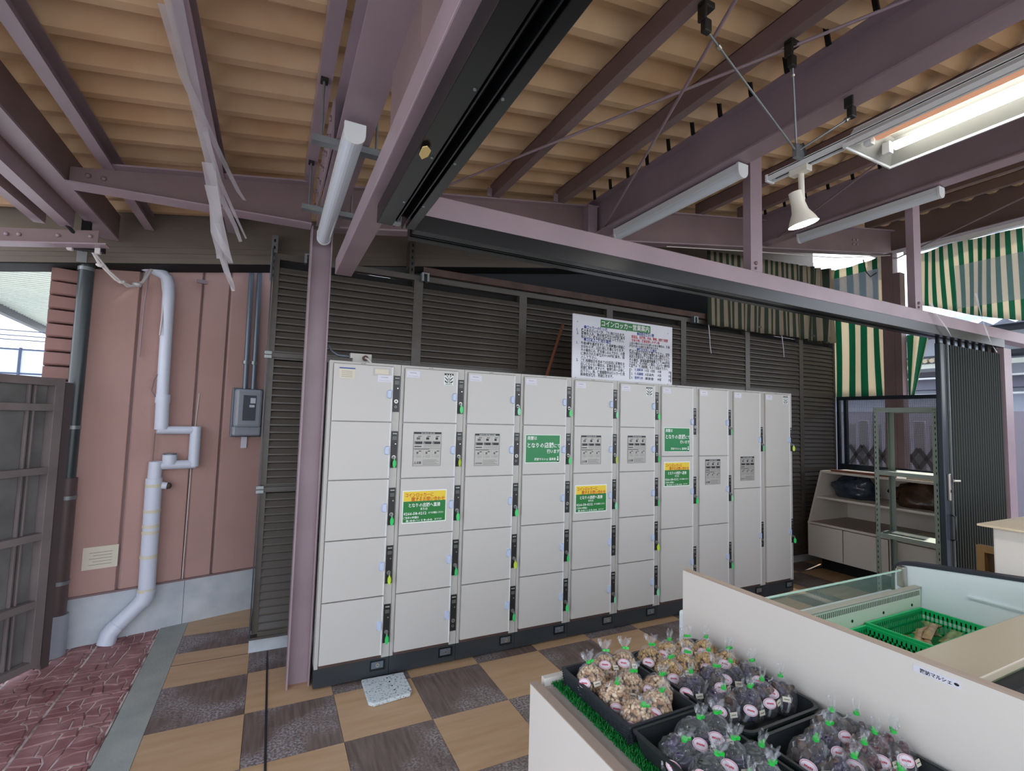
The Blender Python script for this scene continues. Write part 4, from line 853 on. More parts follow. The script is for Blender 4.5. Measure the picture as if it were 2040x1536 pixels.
d = Vector((.24, -.10, -1)).normalized(); p0 = Vector((1.948, 1.275, 2.490)); 
prof = [(0, .026), (.045, .027), (.05, .0265), (.085, .032), (.12, .050), (.142, .058)]
mb = MB(); a = d.cross(Vector((1, 0, 0))).normalized(); b = d.cross(a); vs = []; n = 24
for s_, r in prof:
    for i in range(n): q = 2*PI*i/n; vs.append(p0+d*s_+(a*math.cos(q)+b*math.sin(q))*r)
mb.add(vs, [(i*n+j, i*n+(j+1) % n, (i+1)*n+(j+1) % n, (i+1)*n+j) for i in range(len(prof)-1) for j in range(n)], 0, True); mb.add(vs[:n], [tuple(range(n))]); mb.build('bulb_housing', spot_w, t)
mb = MB(); mb.cyl(p0+d*.1395, p0+d*.143, .0555, n=24); mb.build('bulb_face', bulb_on, t)
sp = bpy.data.lights.new('spot', 'SPOT'); so = bpy.data.objects.new('spot_light', sp); COL.objects.link(so); so.location = p0+d*.16; so.rotation_euler = (-d).to_track_quat('Z', 'Y').to_euler(); sp.energy = 22; sp.spot_size = math.radians(110); sp.spot_blend = .8; sp.color = (1, .97, .88); sp.shadow_soft_size = .05
# braces
for i, (p, q) in enumerate((((.80, 2.93, 2.90), (2.9, -.6, 3.20)), ((2.16, 2.93, 2.92), (.6, -.6, 2.96)), ((4.1, 2.93, 3.2), (2.3, .2, 3.0)), ((6.2, 2.93, 3.40), (4.2, .4, 3.22)))):
    t = thing('brace_rod', p, ['thin mauve roof brace rising from the folding door corner to the upper right', 'thin mauve roof brace crossing down to the centre right lamp', 'thin mauve brace behind the lit reflector lamp', 'thin mauve brace in front of the right eave beam'][i], 'brace')
    mb = MB(); mb.cyl(p, q, .007, n=8); mb.build('rod', mauve, t)
# torn strips
t = thing('torn_film', (-.33, 2.3, 2.6), 'torn translucent plastic film hanging in long strips from a purlin', 'plastic film')
def strip(pts, w_, nm='film_strip'):
    mb = MB(); vs = []
    for i, p in enumerate(pts):
        ww = w_*(1-.6*i/(len(pts)-1)); vs += [(p[0]-ww/2, p[1], p[2]), (p[0]+ww/2, p[1]+.01*(i % 2), p[2]+.004)]
    mb.add(vs, [(2*i, 2*i+1, 2*i+3, 2*i+2) for i in range(len(pts)-1)]); return mb.build(nm, vinyl, t, kind=None)
strip([(-.325, -.5, 2.732), (-.327, 1.0, 2.729), (-.335, 1.9, 2.722), (-.33, 2.25, 2.69), (-.305, 2.5, 2.59), (-.285, 2.6, 2.49), (-.275, 2.62, 2.41)], .062)
strip([(-.365, 1.75, 2.735), (-.352, 2.05, 2.70), (-.30, 2.35, 2.665), (-.25, 2.55, 2.62), (-.205, 2.68, 2.57), (-.18, 2.72, 2.55)], .034)
strip([(-.33, 2.3, 2.68), (-.31, 2.5, 2.60), (-.265, 2.66, 2.50), (-.215, 2.75, 2.42), (-.19, 2.8, 2.36)], .036)
strip([(-.31, 2.45, 2.58), (-.29, 2.58, 2.45), (-.285, 2.62, 2.33), (-.265, 2.63, 2.25), (-.262, 2.63, 2.21)], .050)
strip([(-.30, 2.50, 2.50), (-.27, 2.60, 2.37), (-.235, 2.63, 2.25), (-.215, 2.64, 2.20)], .050)
strip([(-.285, 2.6, 2.40), (-.265, 2.64, 2.27), (-.23, 2.65, 2.16), (-.205, 2.66, 2.10), (-.197, 2.66, 2.07)], .036)
strip([(-.31, 2.3, 2.64), (-.27, 2.52, 2.54), (-.21, 2.66, 2.44), (-.165, 2.76, 2.37)], .02)
for i, pts in enumerate((((5.02, 1.80, 2.60), (5.05, 1.78, 2.42), (5.12, 1.78, 2.30), (5.22, 1.78, 2.20), (5.35, 1.80, 2.15)), ((4.35, 1.82, 2.44), (4.42, 1.81, 2.36), (4.52, 1.80, 2.27), (4.62, 1.80, 2.20)))):
    t = thing('torn_film', pts[0], ['pale torn film strip dangling in front of the track near the right edge', 'pale torn film strip hanging from the right hanger post over the track'][i], 'plastic film'); strip(list(pts), .05)
t = thing('zip_tie', (3.85, 3.40, 2.42), 'thin pale tie dangling before the louvres below the striped cloth, left one', 'tie'); mb = MB(); mb.tube([(3.86, 3.44, 2.53), (3.86, 3.43, 2.45), (3.87, 3.43, 2.36), (3.875, 3.43, 2.28), (3.89, 3.43, 2.20)], .0045, 6); mb.build('tie', paper_m, t)
t = thing('zip_tie', (5.0, 3.40, 2.42), 'thin pale tie dangling before the louvres below the striped cloth, right one', 'tie'); mb = MB(); mb.tube([(4.98, 3.44, 2.53), (4.985, 3.43, 2.45), (5.0, 3.43, 2.36), (5.01, 3.43, 2.25)], .0045, 6); mb.build('tie', paper_m, t)
t = thing('dry_leaf', (.335, 1.25, 2.21), 'curled dry yellow leaf stuck under the black track', 'leaf')
mb = MB(); pts = [(.320, 1.225), (.330, 1.215), (.345, 1.232), (.346, 1.262), (.335, 1.285), (.322, 1.265)]; mb.prism(pts, 'z', 2.206, 2.2085); mb.build('leaf', leaf_m, t)

# ------------------------------------------------------------------ striped cloths
def cloth(nm, lab, P, nu, nv, reps, grp='striped awning cloths', M_=None):
    vs = []; fs = []; uv = []
    for i in range(nu+1):
        for j in range(nv+1):
            vs.append(P(i/nu, j/nv))
    me = bpy.data.meshes.new(nm); fs = [(i*(nv+1)+j, (i+1)*(nv+1)+j, (i+1)*(nv+1)+j+1, i*(nv+1)+j+1) for i in range(nu) for j in range(nv)]
    me.from_pydata(vs, [], fs); me.materials.append(M_ or stripe_m); u = me.uv_layers.new(name='UVMap')
    for lp in me.loops: vi = lp.vertex_index; u.data[lp.index].uv = ((vi//(nv+1))/nu*reps, (vi % (nv+1))/nv)
    for p in me.polygons: p.use_smooth = True
    o = bpy.data.objects.new(nm, me); COL.objects.link(o); md = o.modifiers.new('thick', 'SOLIDIFY'); md.thickness = .002
    return tag(o, lab, 'awning', grp)
def PA(u, v):
    x = 3.84+u*2.10; f = max(0, (u-.62)/.38)
    y = 3.435-.012*math.sin(u*60)*(.3+v)-.035*f*(math.sin(u*95)+.6*math.sin(u*41+v*3)); z = 3.24+.14*u - v*(.755+.13*u)
    return (x, y-.02*v*math.sin(u*13), z)
cloth('striped_awning', 'green and cream striped cloth hanging in shade above the louvred wall', PA, 120, 10, 24, M_=stripe_shade)
def PB(u, v):
    y = 4.02-u*1.05; x = 6.09+.02*math.sin(u*9+v*4)+.012*math.sin(u*31)
    tz = 3.46-.05*math.sin(u*PI); return (x, y+.03*v*math.sin(u*5), tz-v*(tz-1.855))
cloth('striped_awning', 'sunlit green and cream striped cloth left of the far mauve column', PB, 50, 16, 8)
def PC(u, v):
    y = 2.78-u*1.75; top = 3.41-.010*math.sin(u*16); bot = 2.86-.67*u+.012*math.sin(u*14)
    x = 6.18+.03*math.sin(u*24+v*2)+.02*v*math.sin(u*11)
    return (x, y, top+(bot-top)*v)
cloth('striped_awning', 'wide bright green and cream striped cloth at the upper right', PC, 110, 10, 24)
def PD(u, v):
    w_ = .20*(1-.75*v); return (6.14+.02*math.sin(u*9), 2.79-u*w_, 2.52-v*.66)
cloth('striped_awning', 'narrow tapering strip of striped cloth right of the far mauve column', PD, 12, 8, 1.6)
t = thing('clear_sheet', (6.1, 2, 3), 'clear vinyl sheet taped over the right striped cloth', 'vinyl sheet')
mb = MB(); mb.box(6.118, 6.12, 1.25, 2.35, 2.72, 3.16); mb.build('sheet', transp('clear vinyl', S(200, 220, 250), .22, .08), t)
t = thing('clear_sheet', (6.04, 3.5, 3.1), 'bluish clear vinyl sheet over the sunlit striped cloth beside the far column', 'vinyl sheet')
mb = MB(); mb.box(6.040, 6.042, 3.00, 3.95, 2.86, 3.30); mb.build('sheet', transp('bluish vinyl', S(206, 222, 250), .5, .15), t)
t = thing('awning_rail', (6.2, 1.8, 3.42), 'white rail at the top of the wide right striped cloth', 'rail')
mb = MB(); mb.box(6.14, 6.20, -.5, 2.80, 3.42, 3.46); mb.build('rail', white_m, t)
t = thing('awning_cable', (5.3, 3.2, 3.2), 'thin sagging wire strung in front of the rafter near the awnings', 'cable')
mb = MB(); mb.tube([(2.75, 2.86, 2.90), (3.9, 2.86, 3.06), (5.0, 2.86, 3.20), (6.0, 2.86, 3.40)], .004, 6); mb.build('wire', rope_m, t)
mb = MB(); mb.tube([(5.75, 3.0, 3.35), (5.80, 3.0, 3.22), (5.88, 3.0, 3.18), (6.0, 3.0, 3.24)], .006, 6); mb.build('black_loop', cable_b, t)

# ------------------------------------------------------------------ right screen, gate and houses outside
t = thing('perforated_screen', (6.04, 3.0, 1.03), 'dark perforated metal screen in a black frame behind the cream cabinet', 'screen', world=False)
def b(nm, M, *a, bev=0): mb = MB(); mb.box(*a); return mb.build(nm, M, t, off=(0, 0, 0), bevel=bev)
b('top_rail', acc_post, -.02, .02, -.62, .47, .79, .83); b('bottom_rail', acc_post, -.02, .02, -.62, .47, 0, .05); b('stile', acc_post, -.02, .02, .44, .47, .05, .79); b('stile', acc_post, -.02, .02, .36, .39, .05, .79)
mb = MB(); mb.box(-.001, .001, -.62, .44, .05, .79); o = mb.build('perforated_sheet', perf_m, t, off=(0, 0, 0))
mb = MB(); mb.box(-.02, .02, -.62, .47, -1.03, 0); mb.build('lower_panel', acc_post, t, off=(0, 0, 0))
t = thing('lattice_gate', (7, 3.4, 0), 'grey folding lattice gate standing outside behind the perforated screen', 'gate')
for k in range(9):
    y = 3.86-.155*k; h = 1.60 if k % 2 else 1.56
    mb = MB(); mb.box(7.0, 7.03, y-.055, y+.055, -.07, h); mb.build('upright', mat('grey gate upright', S(170, 168, 176), .5), t, bevel=.004)
for k in range(8):
    y = 3.86-.155*k
    for z in (.75, 1.15):
        for s_ in (1, -1): mb = MB(); mb.bar((6.975, y, z+.12*s_), (6.975, y-.155, z-.12*s_), .010, .045); mb.build('cross_bar', mat('dark gate bar', S(70, 68, 72), .5), t)
t = thing('neighbour_house', (10.5, 3, 0), 'pale blue-grey house outside, seen between the column and the folding door', 'house')
def hb(nm, M, x0, x1, y0, y1, z0, z1): mb = MB(); mb.box(x0, x1, y0, y1, z0, z1); return mb.build(nm, M, t)
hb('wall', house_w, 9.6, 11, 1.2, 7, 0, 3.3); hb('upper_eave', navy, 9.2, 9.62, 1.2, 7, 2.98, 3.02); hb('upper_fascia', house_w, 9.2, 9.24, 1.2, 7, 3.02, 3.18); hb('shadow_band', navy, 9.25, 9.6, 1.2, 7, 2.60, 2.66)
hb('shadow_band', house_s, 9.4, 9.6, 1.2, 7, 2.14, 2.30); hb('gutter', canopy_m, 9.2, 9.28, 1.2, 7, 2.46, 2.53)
for k in range(14): mb = MB(); mb.cyl((9.15, 3.3+.09*k, 2.575), (9.6, 3.3+.09*k, 2.64), .035, n=8); mb.build('eave_tile', roof_tile, t)
f_ = hb('window', house_s, 9.57, 9.6, 3.5, 4.4, 2.32, 2.44); 
for y in (3.6, 3.95): mb = MB(); mb.box(9.55, 9.57, y, y+.3, 2.33, 2.43); mb.build('pane', mesh_glow, f_)
for k in range(2): hb('ledge', white_m, 9.3, 9.6, 1.2, 7, 2.30-.26*k, 2.325-.26*k)
t = thing('neighbour_roof', (9.5, 1, 3.0), 'bluish corrugated roof edge outside under the right awning', 'roof')
mb = MB(); pr = []
for k in range(40): pr += [(-.6+.11*k, 2.93+(.07 if k % 2 else 0))]
vs = [(8.6, y, z) for y, z in pr]+[(9.6, y, z+.25) for y, z in pr]; n = len(pr); mb.add(vs, [(i, i+1, n+i+1, n+i) for i in range(n-1)]); mb.build('sheet', house_w, t)
t = thing('garden_wall', (8.2, 2, 0), 'pale block wall outside behind the lattice gate', 'wall')
mb = MB(); mb.box(8.0, 8.15, -4, 8, 0, 1.75); mb.build('wall', mat('mauve grey wall outside', S(150, 144, 156), .8), t)

# folding door ------------------------------------------------------------
t = thing('accordion_door', (4.6, 1.89, 0), 'dark green pleated folding door pushed together at the right', 'door')
mb = MB(); mb.box(4.572, 4.632, 1.862, 1.90, .02, 2.17); mb.build('leading_post', acc_post, t, bevel=.006)
mb = MB(); mb.box(4.634, 4.662, 1.862, 1.90, .02, 2.165); mb.build('inner_post', acc_m, t, bevel=.006)
mb = MB(); mb.box(4.662, 4.668, 1.850, 1.862, .02, 2.165); mb.build('edge_strip', galv_m, t)
NP = 23; dx = (5.60-4.670)/NP
mb = MB(); hh = dx*.5
mb.prism([(0, 0), (hh*.8, -.045), (hh, -.048), (hh*1.2, -.045), (dx, 0), (dx, .004), (hh*1.2, -.038), (hh, -.041), (hh*.8, -.038), (0, .004)], 'z', .03, 2.165)
o = mb.build('pleat', acc_m, t, off=(0, 0, 0)); o.location = (4.670-4.6, 1.905-1.89, 0)
for k in range(1, NP): c = o.copy(); COL.objects.link(c); c.parent = t; c.location = (4.670-4.6+dx*k, 1.905-1.89, 0)
for k in range(9): mb = MB(); x = 4.59+.118*k; mb.box(x, x+.022, 1.88, 1.90, 2.165, 2.218); mb.build('roller_hanger', blackest, t)
mb = MB(); mb.box(4.606, 4.632, 1.846, 1.861, .97, 1.17); mb.build('lock_plate', metal_m, t, bevel=.003); mb = MB(); mb.box(4.614, 4.622, 1.843, 1.846, 1.03, 1.05); mb.build('keyhole', blackest, t); mb = MB(); mb.cyl((4.63, 1.83, 1.12), (4.67, 1.81, 1.12), .009, n=10); mb.build('latch_bolt', metal_m, t)
mb = MB(); mb.tube([(4.645, 1.862, .86), (4.645, 1.835, .85), (4.645, 1.835, .68), (4.645, 1.862, .67)], .007, 8); mb.build('pull_handle', black_m, t)

# cream cabinet -----------------------------------------------------------
t = thing('display_cabinet', (5.2, 2.7, 0), 'cream slant-sided display cabinet with open shelves above cupboard doors', 'cabinet')
ya, yb = 2.06, 3.31
side = [(5.20, .14), (5.20, .495), (5.42, 1.02), (5.90, 1.02), (5.90, .14)]
for y in (yb-.02, ya): mb = MB(); mb.prism([(x, z) for x, z in side], 'y', y, y+.02); mb.build('side_panel', cab_m, t)
def cb(nm, M, *a, bev=0): mb = MB(); mb.box(*a); return mb.build(nm, M, t, bevel=bev)
cb('back_panel', cab_m, 5.88, 5.90, ya+.02, yb-.02, .14, 1.0); cb('top_board', cab_m, 5.42, 5.90, ya, yb, 1.0, 1.025, bev=.003); cb('middle_shelf', cab_m, 5.32, 5.88, ya+.02, yb-.02, .735, .757); cb('lower_shelf', cab_top, 5.20, 5.88, ya+.02, yb-.02, .475, .495); cb('shelf_lip', cab_m, 5.19, 5.20, ya, yb, .475, .497)
cb('bottom_board', cab_m, 5.20, 5.88, ya+.02, yb-.02, .14, .16); cb('plinth', blackest, 5.35, 5.88, ya+.05, yb-.05, 0, .14)
for a_, b_ in ((2.96, yb-.002), (2.555, 2.952), (ya+.004, 2.547)): cb('cupboard_door', cab_m, 5.19, 5.2, a_, b_, .145, .468, bev=.002)
def lump(nm, lab, cat, c, sc, M, seed):
    R = random.Random(seed); mb = MB(); mb.ball((0, 0, 0), 1, (1, 1, 1), 28, 16)
    vs = []
    for v in mb.v:
        v = Vector(v); nz = noise.noise(v*1.7+Vector((seed, 0, 0)))*.35+abs(noise.noise(v*5+Vector((0, seed, 0))))*.22-abs(noise.noise(v*9))*.08
        v = v*(1+nz); z = max(v.z, -.55); vs.append((c[0]+v.x*sc[0], c[1]+v.y*sc[1], c[2]+(z+.55)*sc[2]))
    mb.v = vs; t = thing(nm, (c[0], c[1], c[2]), lab, cat); mb.build('sack', M, t)
lump('plastic_sack', 'crumpled dark blue-grey plastic sack on the cabinet shelf', 'bag', (5.60, 3.05, .758), (.17, .20, .145), bag_dark, 3)
lump('plastic_sack', 'crumpled brown plastic sack on the cabinet shelf behind the rack', 'bag', (5.60, 2.42, .758), (.17, .27, .150), bag_brown, 8)
t = thing('plywood_sheet', (5.62, 2.3, 1.03), 'sunlit pale plywood sheet lying on top of the cabinet', 'board'); mb = MB(); mb.box(5.46, 5.86, 2.08, 2.52, 1.026, 1.040); mb.build('sheet', board_m, t)
t = thing('timber_batten', (5.46, 3.0, 1.03), 'reddish wooden slat lying on the front edge of the cabinet top', 'board'); mb = MB(); mb.bar((5.44, 3.20, 1.037), (5.45, 2.60, 1.037), .03, .02); mb.build('slat', wood_r, t)
t = thing('plywood_sheet', (5.5, 2.3, .5), 'sunlit pale board lying on the lower cabinet shelf', 'board'); mb = MB(); mb.box(5.24, 5.7, 2.10, 2.50, .496, .508); mb.build('sheet', board_m, t)
# slotted angle rack
t = thing('angle_rack', (4.9, 2.25, 0), 'grey-green slotted angle rack standing in front of the cream cabinet', 'rack')
ry = (1.992, 2.455)
for x in (4.80, 5.06):
    for y in ry:
        s_ = 1 if y < 2.2 else -1; X_ = 1 if x < 4.9 else -1
        mb = MB(); mb.box(x, x+.003*X_, min(y, y+.036*s_), max(y, y+.036*s_), 0, 1.68); mb.build('upright_flange', angle_m, t)
        mb = MB(); mb.box(min(x, x+.036*X_), max(x, x+.036*X_), min(y, y+.003*s_), max(y, y+.003*s_), 0, 1.68); mb.build('upright_flange', angle_m, t)
        if x == 4.80:
            mb = MB()
            for k in range(36): z = .06+.045*k; mb.box(x-.0012, x-.0002, y+.014*s_-.003, y+.014*s_+.003, z, z+.020)
            mb.build('slots', blackest, t, kind='stuff')
for z, dp in ((1.64, .04), (1.095, .035), (.56, .035)):
    mb = MB(); mb.box(4.797, 4.80, ry[0], ry[1], z, z+dp); mb.build('front_rail', angle_m, t); mb = MB(); mb.box(5.06, 5.063, ry[0], ry[1], z, z+dp); mb.build('rear_rail', angle_m, t)
    if z < 1.5: mb = MB(); mb.box(4.80, 5.06, ry[0]+.003, ry[1]-.003, z+dp-.004, z+dp); mb.build('shelf_plate', angle_m, t)
for y in (ry[0]+.03, ry[1]-.03, ry[0]+.012, ry[1]-.012):
    for z in (1.663,): mb = MB(); mb.ball((4.795, y, z), .006, n=8, k=4); mb.build('bolt', metal_m, t)
# white counter at the far right
t = thing('white_counter', (3.7, 1.2, 0), 'white counter with a sunlit plywood top at the right edge', 'counter')
mb = MB(); mb.box(3.62, 5.0, 1.22, 1.255, .02, .965); mb.build('end_board', disp_m, t) if False else None
mb = MB(); mb.box(3.40, 4.6, 1.15, 1.19, 0, 1.005) if False else mb.box(3.425, 3.445, .75, 1.20, 0, 1.0); mb.build('end_panel', disp_m, t, bevel=.008)
mb = MB(); mb.box(3.445, 4.30, .76, .78, 0, 1.0); mb.build('front_panel', disp_m, t) ; mb = MB(); mb.box(3.445, 4.30, 1.18, 1.20, 0, 1.0); mb.build('rear_panel', disp_m, t)
mb = MB(); mb.box(3.36, 4.35, .72, 1.24, 1.0, 1.012); mb.build('top_board', board_m, t, bevel=.003)
for i, (x, lab) in enumerate(((4.60, 'left'), (4.70, 'right'))):
    pass
t = thing('folding_screen', (4.2, 1.6, 0), 'two hinged light wooden frames leaning upright behind the white counter', 'frame')
for k, x in enumerate((4.155, 4.185)):
    mb = MB(); mb.box(x, x+.022, 1.50, 1.54, 0, .76); mb.build('stile', wood_m, t); mb = MB(); mb.box(x, x+.022, 1.20+.06*k, 1.50, .72, .76); mb.build('top_rail', wood_m, t)
mb = MB(); mb.box(4.209, 4.213, 1.27, 1.52, 0, .74); mb.build('panel', mat('dark stained board', S(90, 60, 36), .5), t)
mb = MB(); mb.cyl((4.181, 1.495, .50), (4.181, 1.495, .60), .006, n=8); mb.build('hinge', mat('brass', S(200, 170, 90), .3, metal=.8), t)
# ------------------------------------------------------------------ freezer and display table
t = thing('freezer', (2.3, 1.1, 0), 'open chest display freezer with pale lining and a low glass front', 'freezer')
def fb(nm, M, *a, bev=0, par=None): mb = MB(); mb.box(*a); return mb.build(nm, M, par or t, bevel=bev)
fb('front_body', freez_m, 1.602, 3.10, 1.47, 1.53, .06, .62, bev=.012); fb('front_ledge', mat('grey freezer ledge', S(120, 126, 122), .3), 1.60, 3.085, 1.402, 1.468, .60, .632)
fb('inner_front_panel', freez_g, 1.60, 3.08, 1.372, 1.394, .28, .672, bev=.003); fb('vent_ledge', mat('grey beige ledge', S(170, 170, 156), .4), 1.60, 3.08, 1.366, 1.40, .672, .682, bev=.002); fb('glass_side_frame', freez_m, 1.552, 1.60, 1.512, 1.538, .06, .727, bev=.010)
mb = MB()
for k in range(96): x = 1.66+.0147*k; mb.box(x, x+.006, 1.3705, 1.372, .640, .664)
mb.build('vent_slots', mat('vent shadow', S(104, 110, 100), .6), t, kind='stuff')
for k in range(5):
    for z in (.60, .54): x = 1.95+.26*k; mb = MB(); mb.cyl((x, 1.3705, z), (x, 1.3725, z), .007, n=10); mb.build('hole', blackest, t)
fb('glass_front', glass_m, 1.60, 3.08, 1.440, 1.445, .632, .745); fb('glass_top_edge', mat('green glass edge', S(190, 226, 206), .2), 1.60, 3.08, 1.439, 1.447, .745, .751)
mb = MB(); mb.prism([(.60, .05), (.60, .86), (1.40, .775), (1.455, .765), (1.485, .74), (1.49, .70), (1.49, .05)], 'x', 3.085, 3.14); mb.build('end_panel', freez_m, t)
mb = MB(); mb.prism([(.60, .861), (.60, .876), (1.41, .790), (1.47, .778), (1.505, .745), (1.497, .738), (1.46, .766), (1.40, .776)], 'x', 3.082, 3.145); mb.build('end_trim', navy, t)
mb = MB(); mb.box(3.045, 3.085, 1.43, 1.465, .66, .765); mb.build('glass_bracket', metal_m, t, bevel=.006)
mb = MB(); mb.box(3.075, 3.084, .98, 1.18, .69, .697); mb.build('shelf_runner', freez_m, t)
fb('inner_floor', freez_g, 1.576, 3.085, .60, 1.372, .26, .30); fb('back_body', blackest, 1.576, 3.10, .50, .60, .06, .60); fb('base', black_m, 1.60, 3.08, .55, 1.50, 0, .06)  # back_body is black: shade under the rear shelf put into its colour
fb('rear_shelf', counter_m, 1.574, 3.08, .602, .745, .858, .880, bev=.003)
fb('side_liner', freez_m, 1.574, 1.60, .60, 1.47, .06, .60); fb('rear_upright', blackest, 1.576, 3.08, .56, .60, .6, .858)  # rear_upright blackened too, as the dark void below the shelf
t = thing('price_sheet', (2.2, 1.42, .63), 'brown patterned price strip lying behind the freezer glass', 'label')
mb = MB(); mb.box(1.98, 2.50, 1.40, 1.438, .633, .637); mb.build('sheet', packet_a, t)
# green baskets
def basket(x0, x1, y0, y1, z0, z1, lab):
    t = thing('green_basket', ((x0+x1)/2, (y0+y1)/2, z0), lab, 'basket', 'green plastic baskets in the freezer')
    mb = MB(); mb.box(x0+.01, x1-.01, y0+.01, y1-.01, z0, z0+.005); mb.build('floor', basket_m, t)
    mb = MB(); mb.box(x0-.008, x1+.008, y0-.008, y0+.004, z1-.012, z1); mb.box(x0-.008, x1+.008, y1-.004, y1+.008, z1-.012, z1); mb.box(x0-.008, x0+.004, y0+.004, y1-.004, z1-.012, z1); mb.box(x1-.004, x1+.008, y0+.004, y1-.004, z1-.012, z1); mb.build('rim', basket_m, t, kind='stuff')
    mb = MB(); zm = (z0+z1)/2
    for za, zb_ in ((z0, z0+.012), (zm-.006, zm+.006), (z1-.03, z1-.012)):
        mb.box(x0, x1, y0, y0+.004, za, zb_); mb.box(x0, x1, y1-.004, y1, za, zb_); mb.box(x0, x0+.004, y0+.004, y1-.004, za, zb_); mb.box(x1-.004, x1, y0+.004, y1-.004, za, zb_)
    n = int((x1-x0)/.018)
    for k in range(n+1): x = x0+(x1-x0-.006)*k/n; mb.box(x, x+.006, y0, y0+.004, z0, z1-.012); mb.box(x, x+.006, y1-.004, y1, z0, z1-.012)
    n = int((y1-y0)/.018)
    for k in range(n+1): y = y0+(y1-y0-.006)*k/n; mb.box(x0, x0+.004, y, y+.006, z0, z1-.012); mb.box(x1-.004, x1, y, y+.006, z0, z1-.012)
    mb.build('lattice_walls', basket_m, t, kind='stuff')
fb('basket_rack', freez_g, 1.61, 3.07, .98, 1.36, .30, .472)
basket(2.565, 3.04, 1.10, 1.355, .475, .585, 'green plastic basket with brown packets near the end of the freezer')
basket(2.06, 2.545, 1.08, 1.355, .475, .575, 'green plastic basket half hidden behind the white panel edge')
R = random.Random(5)
def packet(x, y, z, L, W_, rz, M, lab, tl=0):
    t = thing('food_packet', (x, y, z), lab, 'packet', 'packets in the freezer baskets', rz=rz, world=False)
    n = 8; vs = []; 
    for s_ in (1, -1):
        for i in range(n+1):
            for j in range(5):
                u = i/n-.5; v = j/4-.5; h = .014*(1-(2*u)**4)*(1-(2*v)**2)+.002+.004*noise.noise(Vector((u*8, v*8, x*30)))
                vs.append((u*L, v*W_, s_*h+.012+tl*(u+.5)))
    k = (n+1)*5; fs = [(i*5+j, (i+1)*5+j, (i+1)*5+j+1, i*5+j+1) for i in range(n) for j in range(4)]; fs += [tuple(q+k for q in f[::-1]) for f in fs]
    mb = MB(); mb.add(vs, fs, 0, True); mb.build('packet', M, t, off=(0, 0, 0))
packs = [(2.70, 1.27, .48, .17, .05, .5, packet_b, 'orange printed food packet leaning at the left of the basket'), (2.78, 1.25, .50, .20, .035, .35, packet_a, 'long brown food packet lying diagonally in the basket'), (2.86, 1.24, .52, .20, .035, .25, packet_a, 'brown food packet lying topmost in the basket'),
         (2.93, 1.19, .50, .17, .045, .1, packet_c, 'pale green food packet at the right of the basket'), (2.80, 1.17, .49, .20, .035, .05, packet_a, 'brown food packet lying nearest the camera in the basket'), (2.96, 1.28, .50, .13, .04, .7, packet_c, 'green-tipped food packet sticking over the basket rim')]
packs += [(2.75, 1.20, .495, .19, .03, .6, packet_a, 'slim brown food packet under the others at the left'), (2.90, 1.27, .51, .18, .03, -.1, packet_a, 'slim brown food packet at the back of the basket'), (2.66, 1.17, .485, .15, .04, 1.0, packet_b, 'orange food packet standing at the near left corner of the basket'), (2.88, 1.15, .49, .19, .032, -.2, packet_c, 'slim green food packet lying at the front of the basket')]
for p in packs: packet(*p, tl=.02)
packet(2.35, 1.2, .485, .22, .07, .3, packet_a, 'brown food packet in the half hidden basket')
t = thing('display_table', (1.2, .8, 0), 'white display table with a low left board and a grey-beige shelf', 'table')
fb('side_board', disp_m, .825, .855, -.5, 1.478, 0, .612, bev=.002); fb('side_board_cap', disp_edge, .8245, .8555, -.5, 1.479, .612, .6155)
fb('shelf', shelf_in, .862, 1.535, -.5, 1.465, .578, .597); fb('far_lip', disp_m, .875, 1.535, 1.466, 1.490, 0, .622, bev=.002); fb('under_panel', shelf_in, .86, 1.53, 1.44, 1.462, 0, .578)
t = thing('divider_panel', (1.56, .5, 0), 'tall cream panel dividing the produce table from the freezer', 'panel')
fb('board', disp_m, 1.548, 1.570, -.5, 1.51, 0, .894); fb('top_edge', disp_edge, 1.5475, 1.5705, -.5, 1.511, .894, .90)
t2 = thing('name_strip', (1.548, .66, .87), 'small white name strip with Japanese lettering and a black bean mark', 'label', rz=-PI/2, world=False); t2.location = (1.5478, .711, .8625)
mb = MB(); mb.box(0, .098, -.001, 0, 0, .0185); mb.build('strip', paper_m, t2, off=(0, 0, 0), bevel=.0004); txt(T['marche'], 'lettering', t2, (0, -.0016, .0005), black_t)
mb = MB(); mb.ball((.0905, -.0012, .009), .0045, (1.2, .2, .8), 8, 5); mb.build('bean_mark', black_t, t2, off=(0, 0, 0))
t = thing('artificial_grass', (1.2, .9, .598), 'bright green artificial grass mat under the produce trays', 'mat')
mb = MB(); mb.box(.908, 1.535, .2, 1.463, .5975, .602); mb.build('backing', grass_m, t)
def grass(x0, x1, y0, y1, n):
    mb = MB(); R = random.Random(3)
    for _ in range(n):
        x = R.uniform(x0, x1); y = R.uniform(y0, y1); a = R.uniform(0, PI); h = R.uniform(.006, .013); dx, dy = .0022*math.cos(a), .0022*math.sin(a); lx, ly = R.uniform(-.006, .006), R.uniform(-.006, .006)
        mb.add([(x-dx, y-dy, .602), (x+dx, y+dy, .602), (x+lx, y+ly, .602+h)], [(0, 1, 2)])
    return mb
mb = grass(.90, .965, .45, 1.462, 6500); m2 = grass(.92, 1.21, 1.0, 1.11, 1500); mb.add(m2.v, m2.f); m3 = grass(.93, 1.25, 1.42, 1.464, 1400); mb.add(m3.v, m3.f)
mb.build('grass_blades', grass_m, t, kind='stuff')

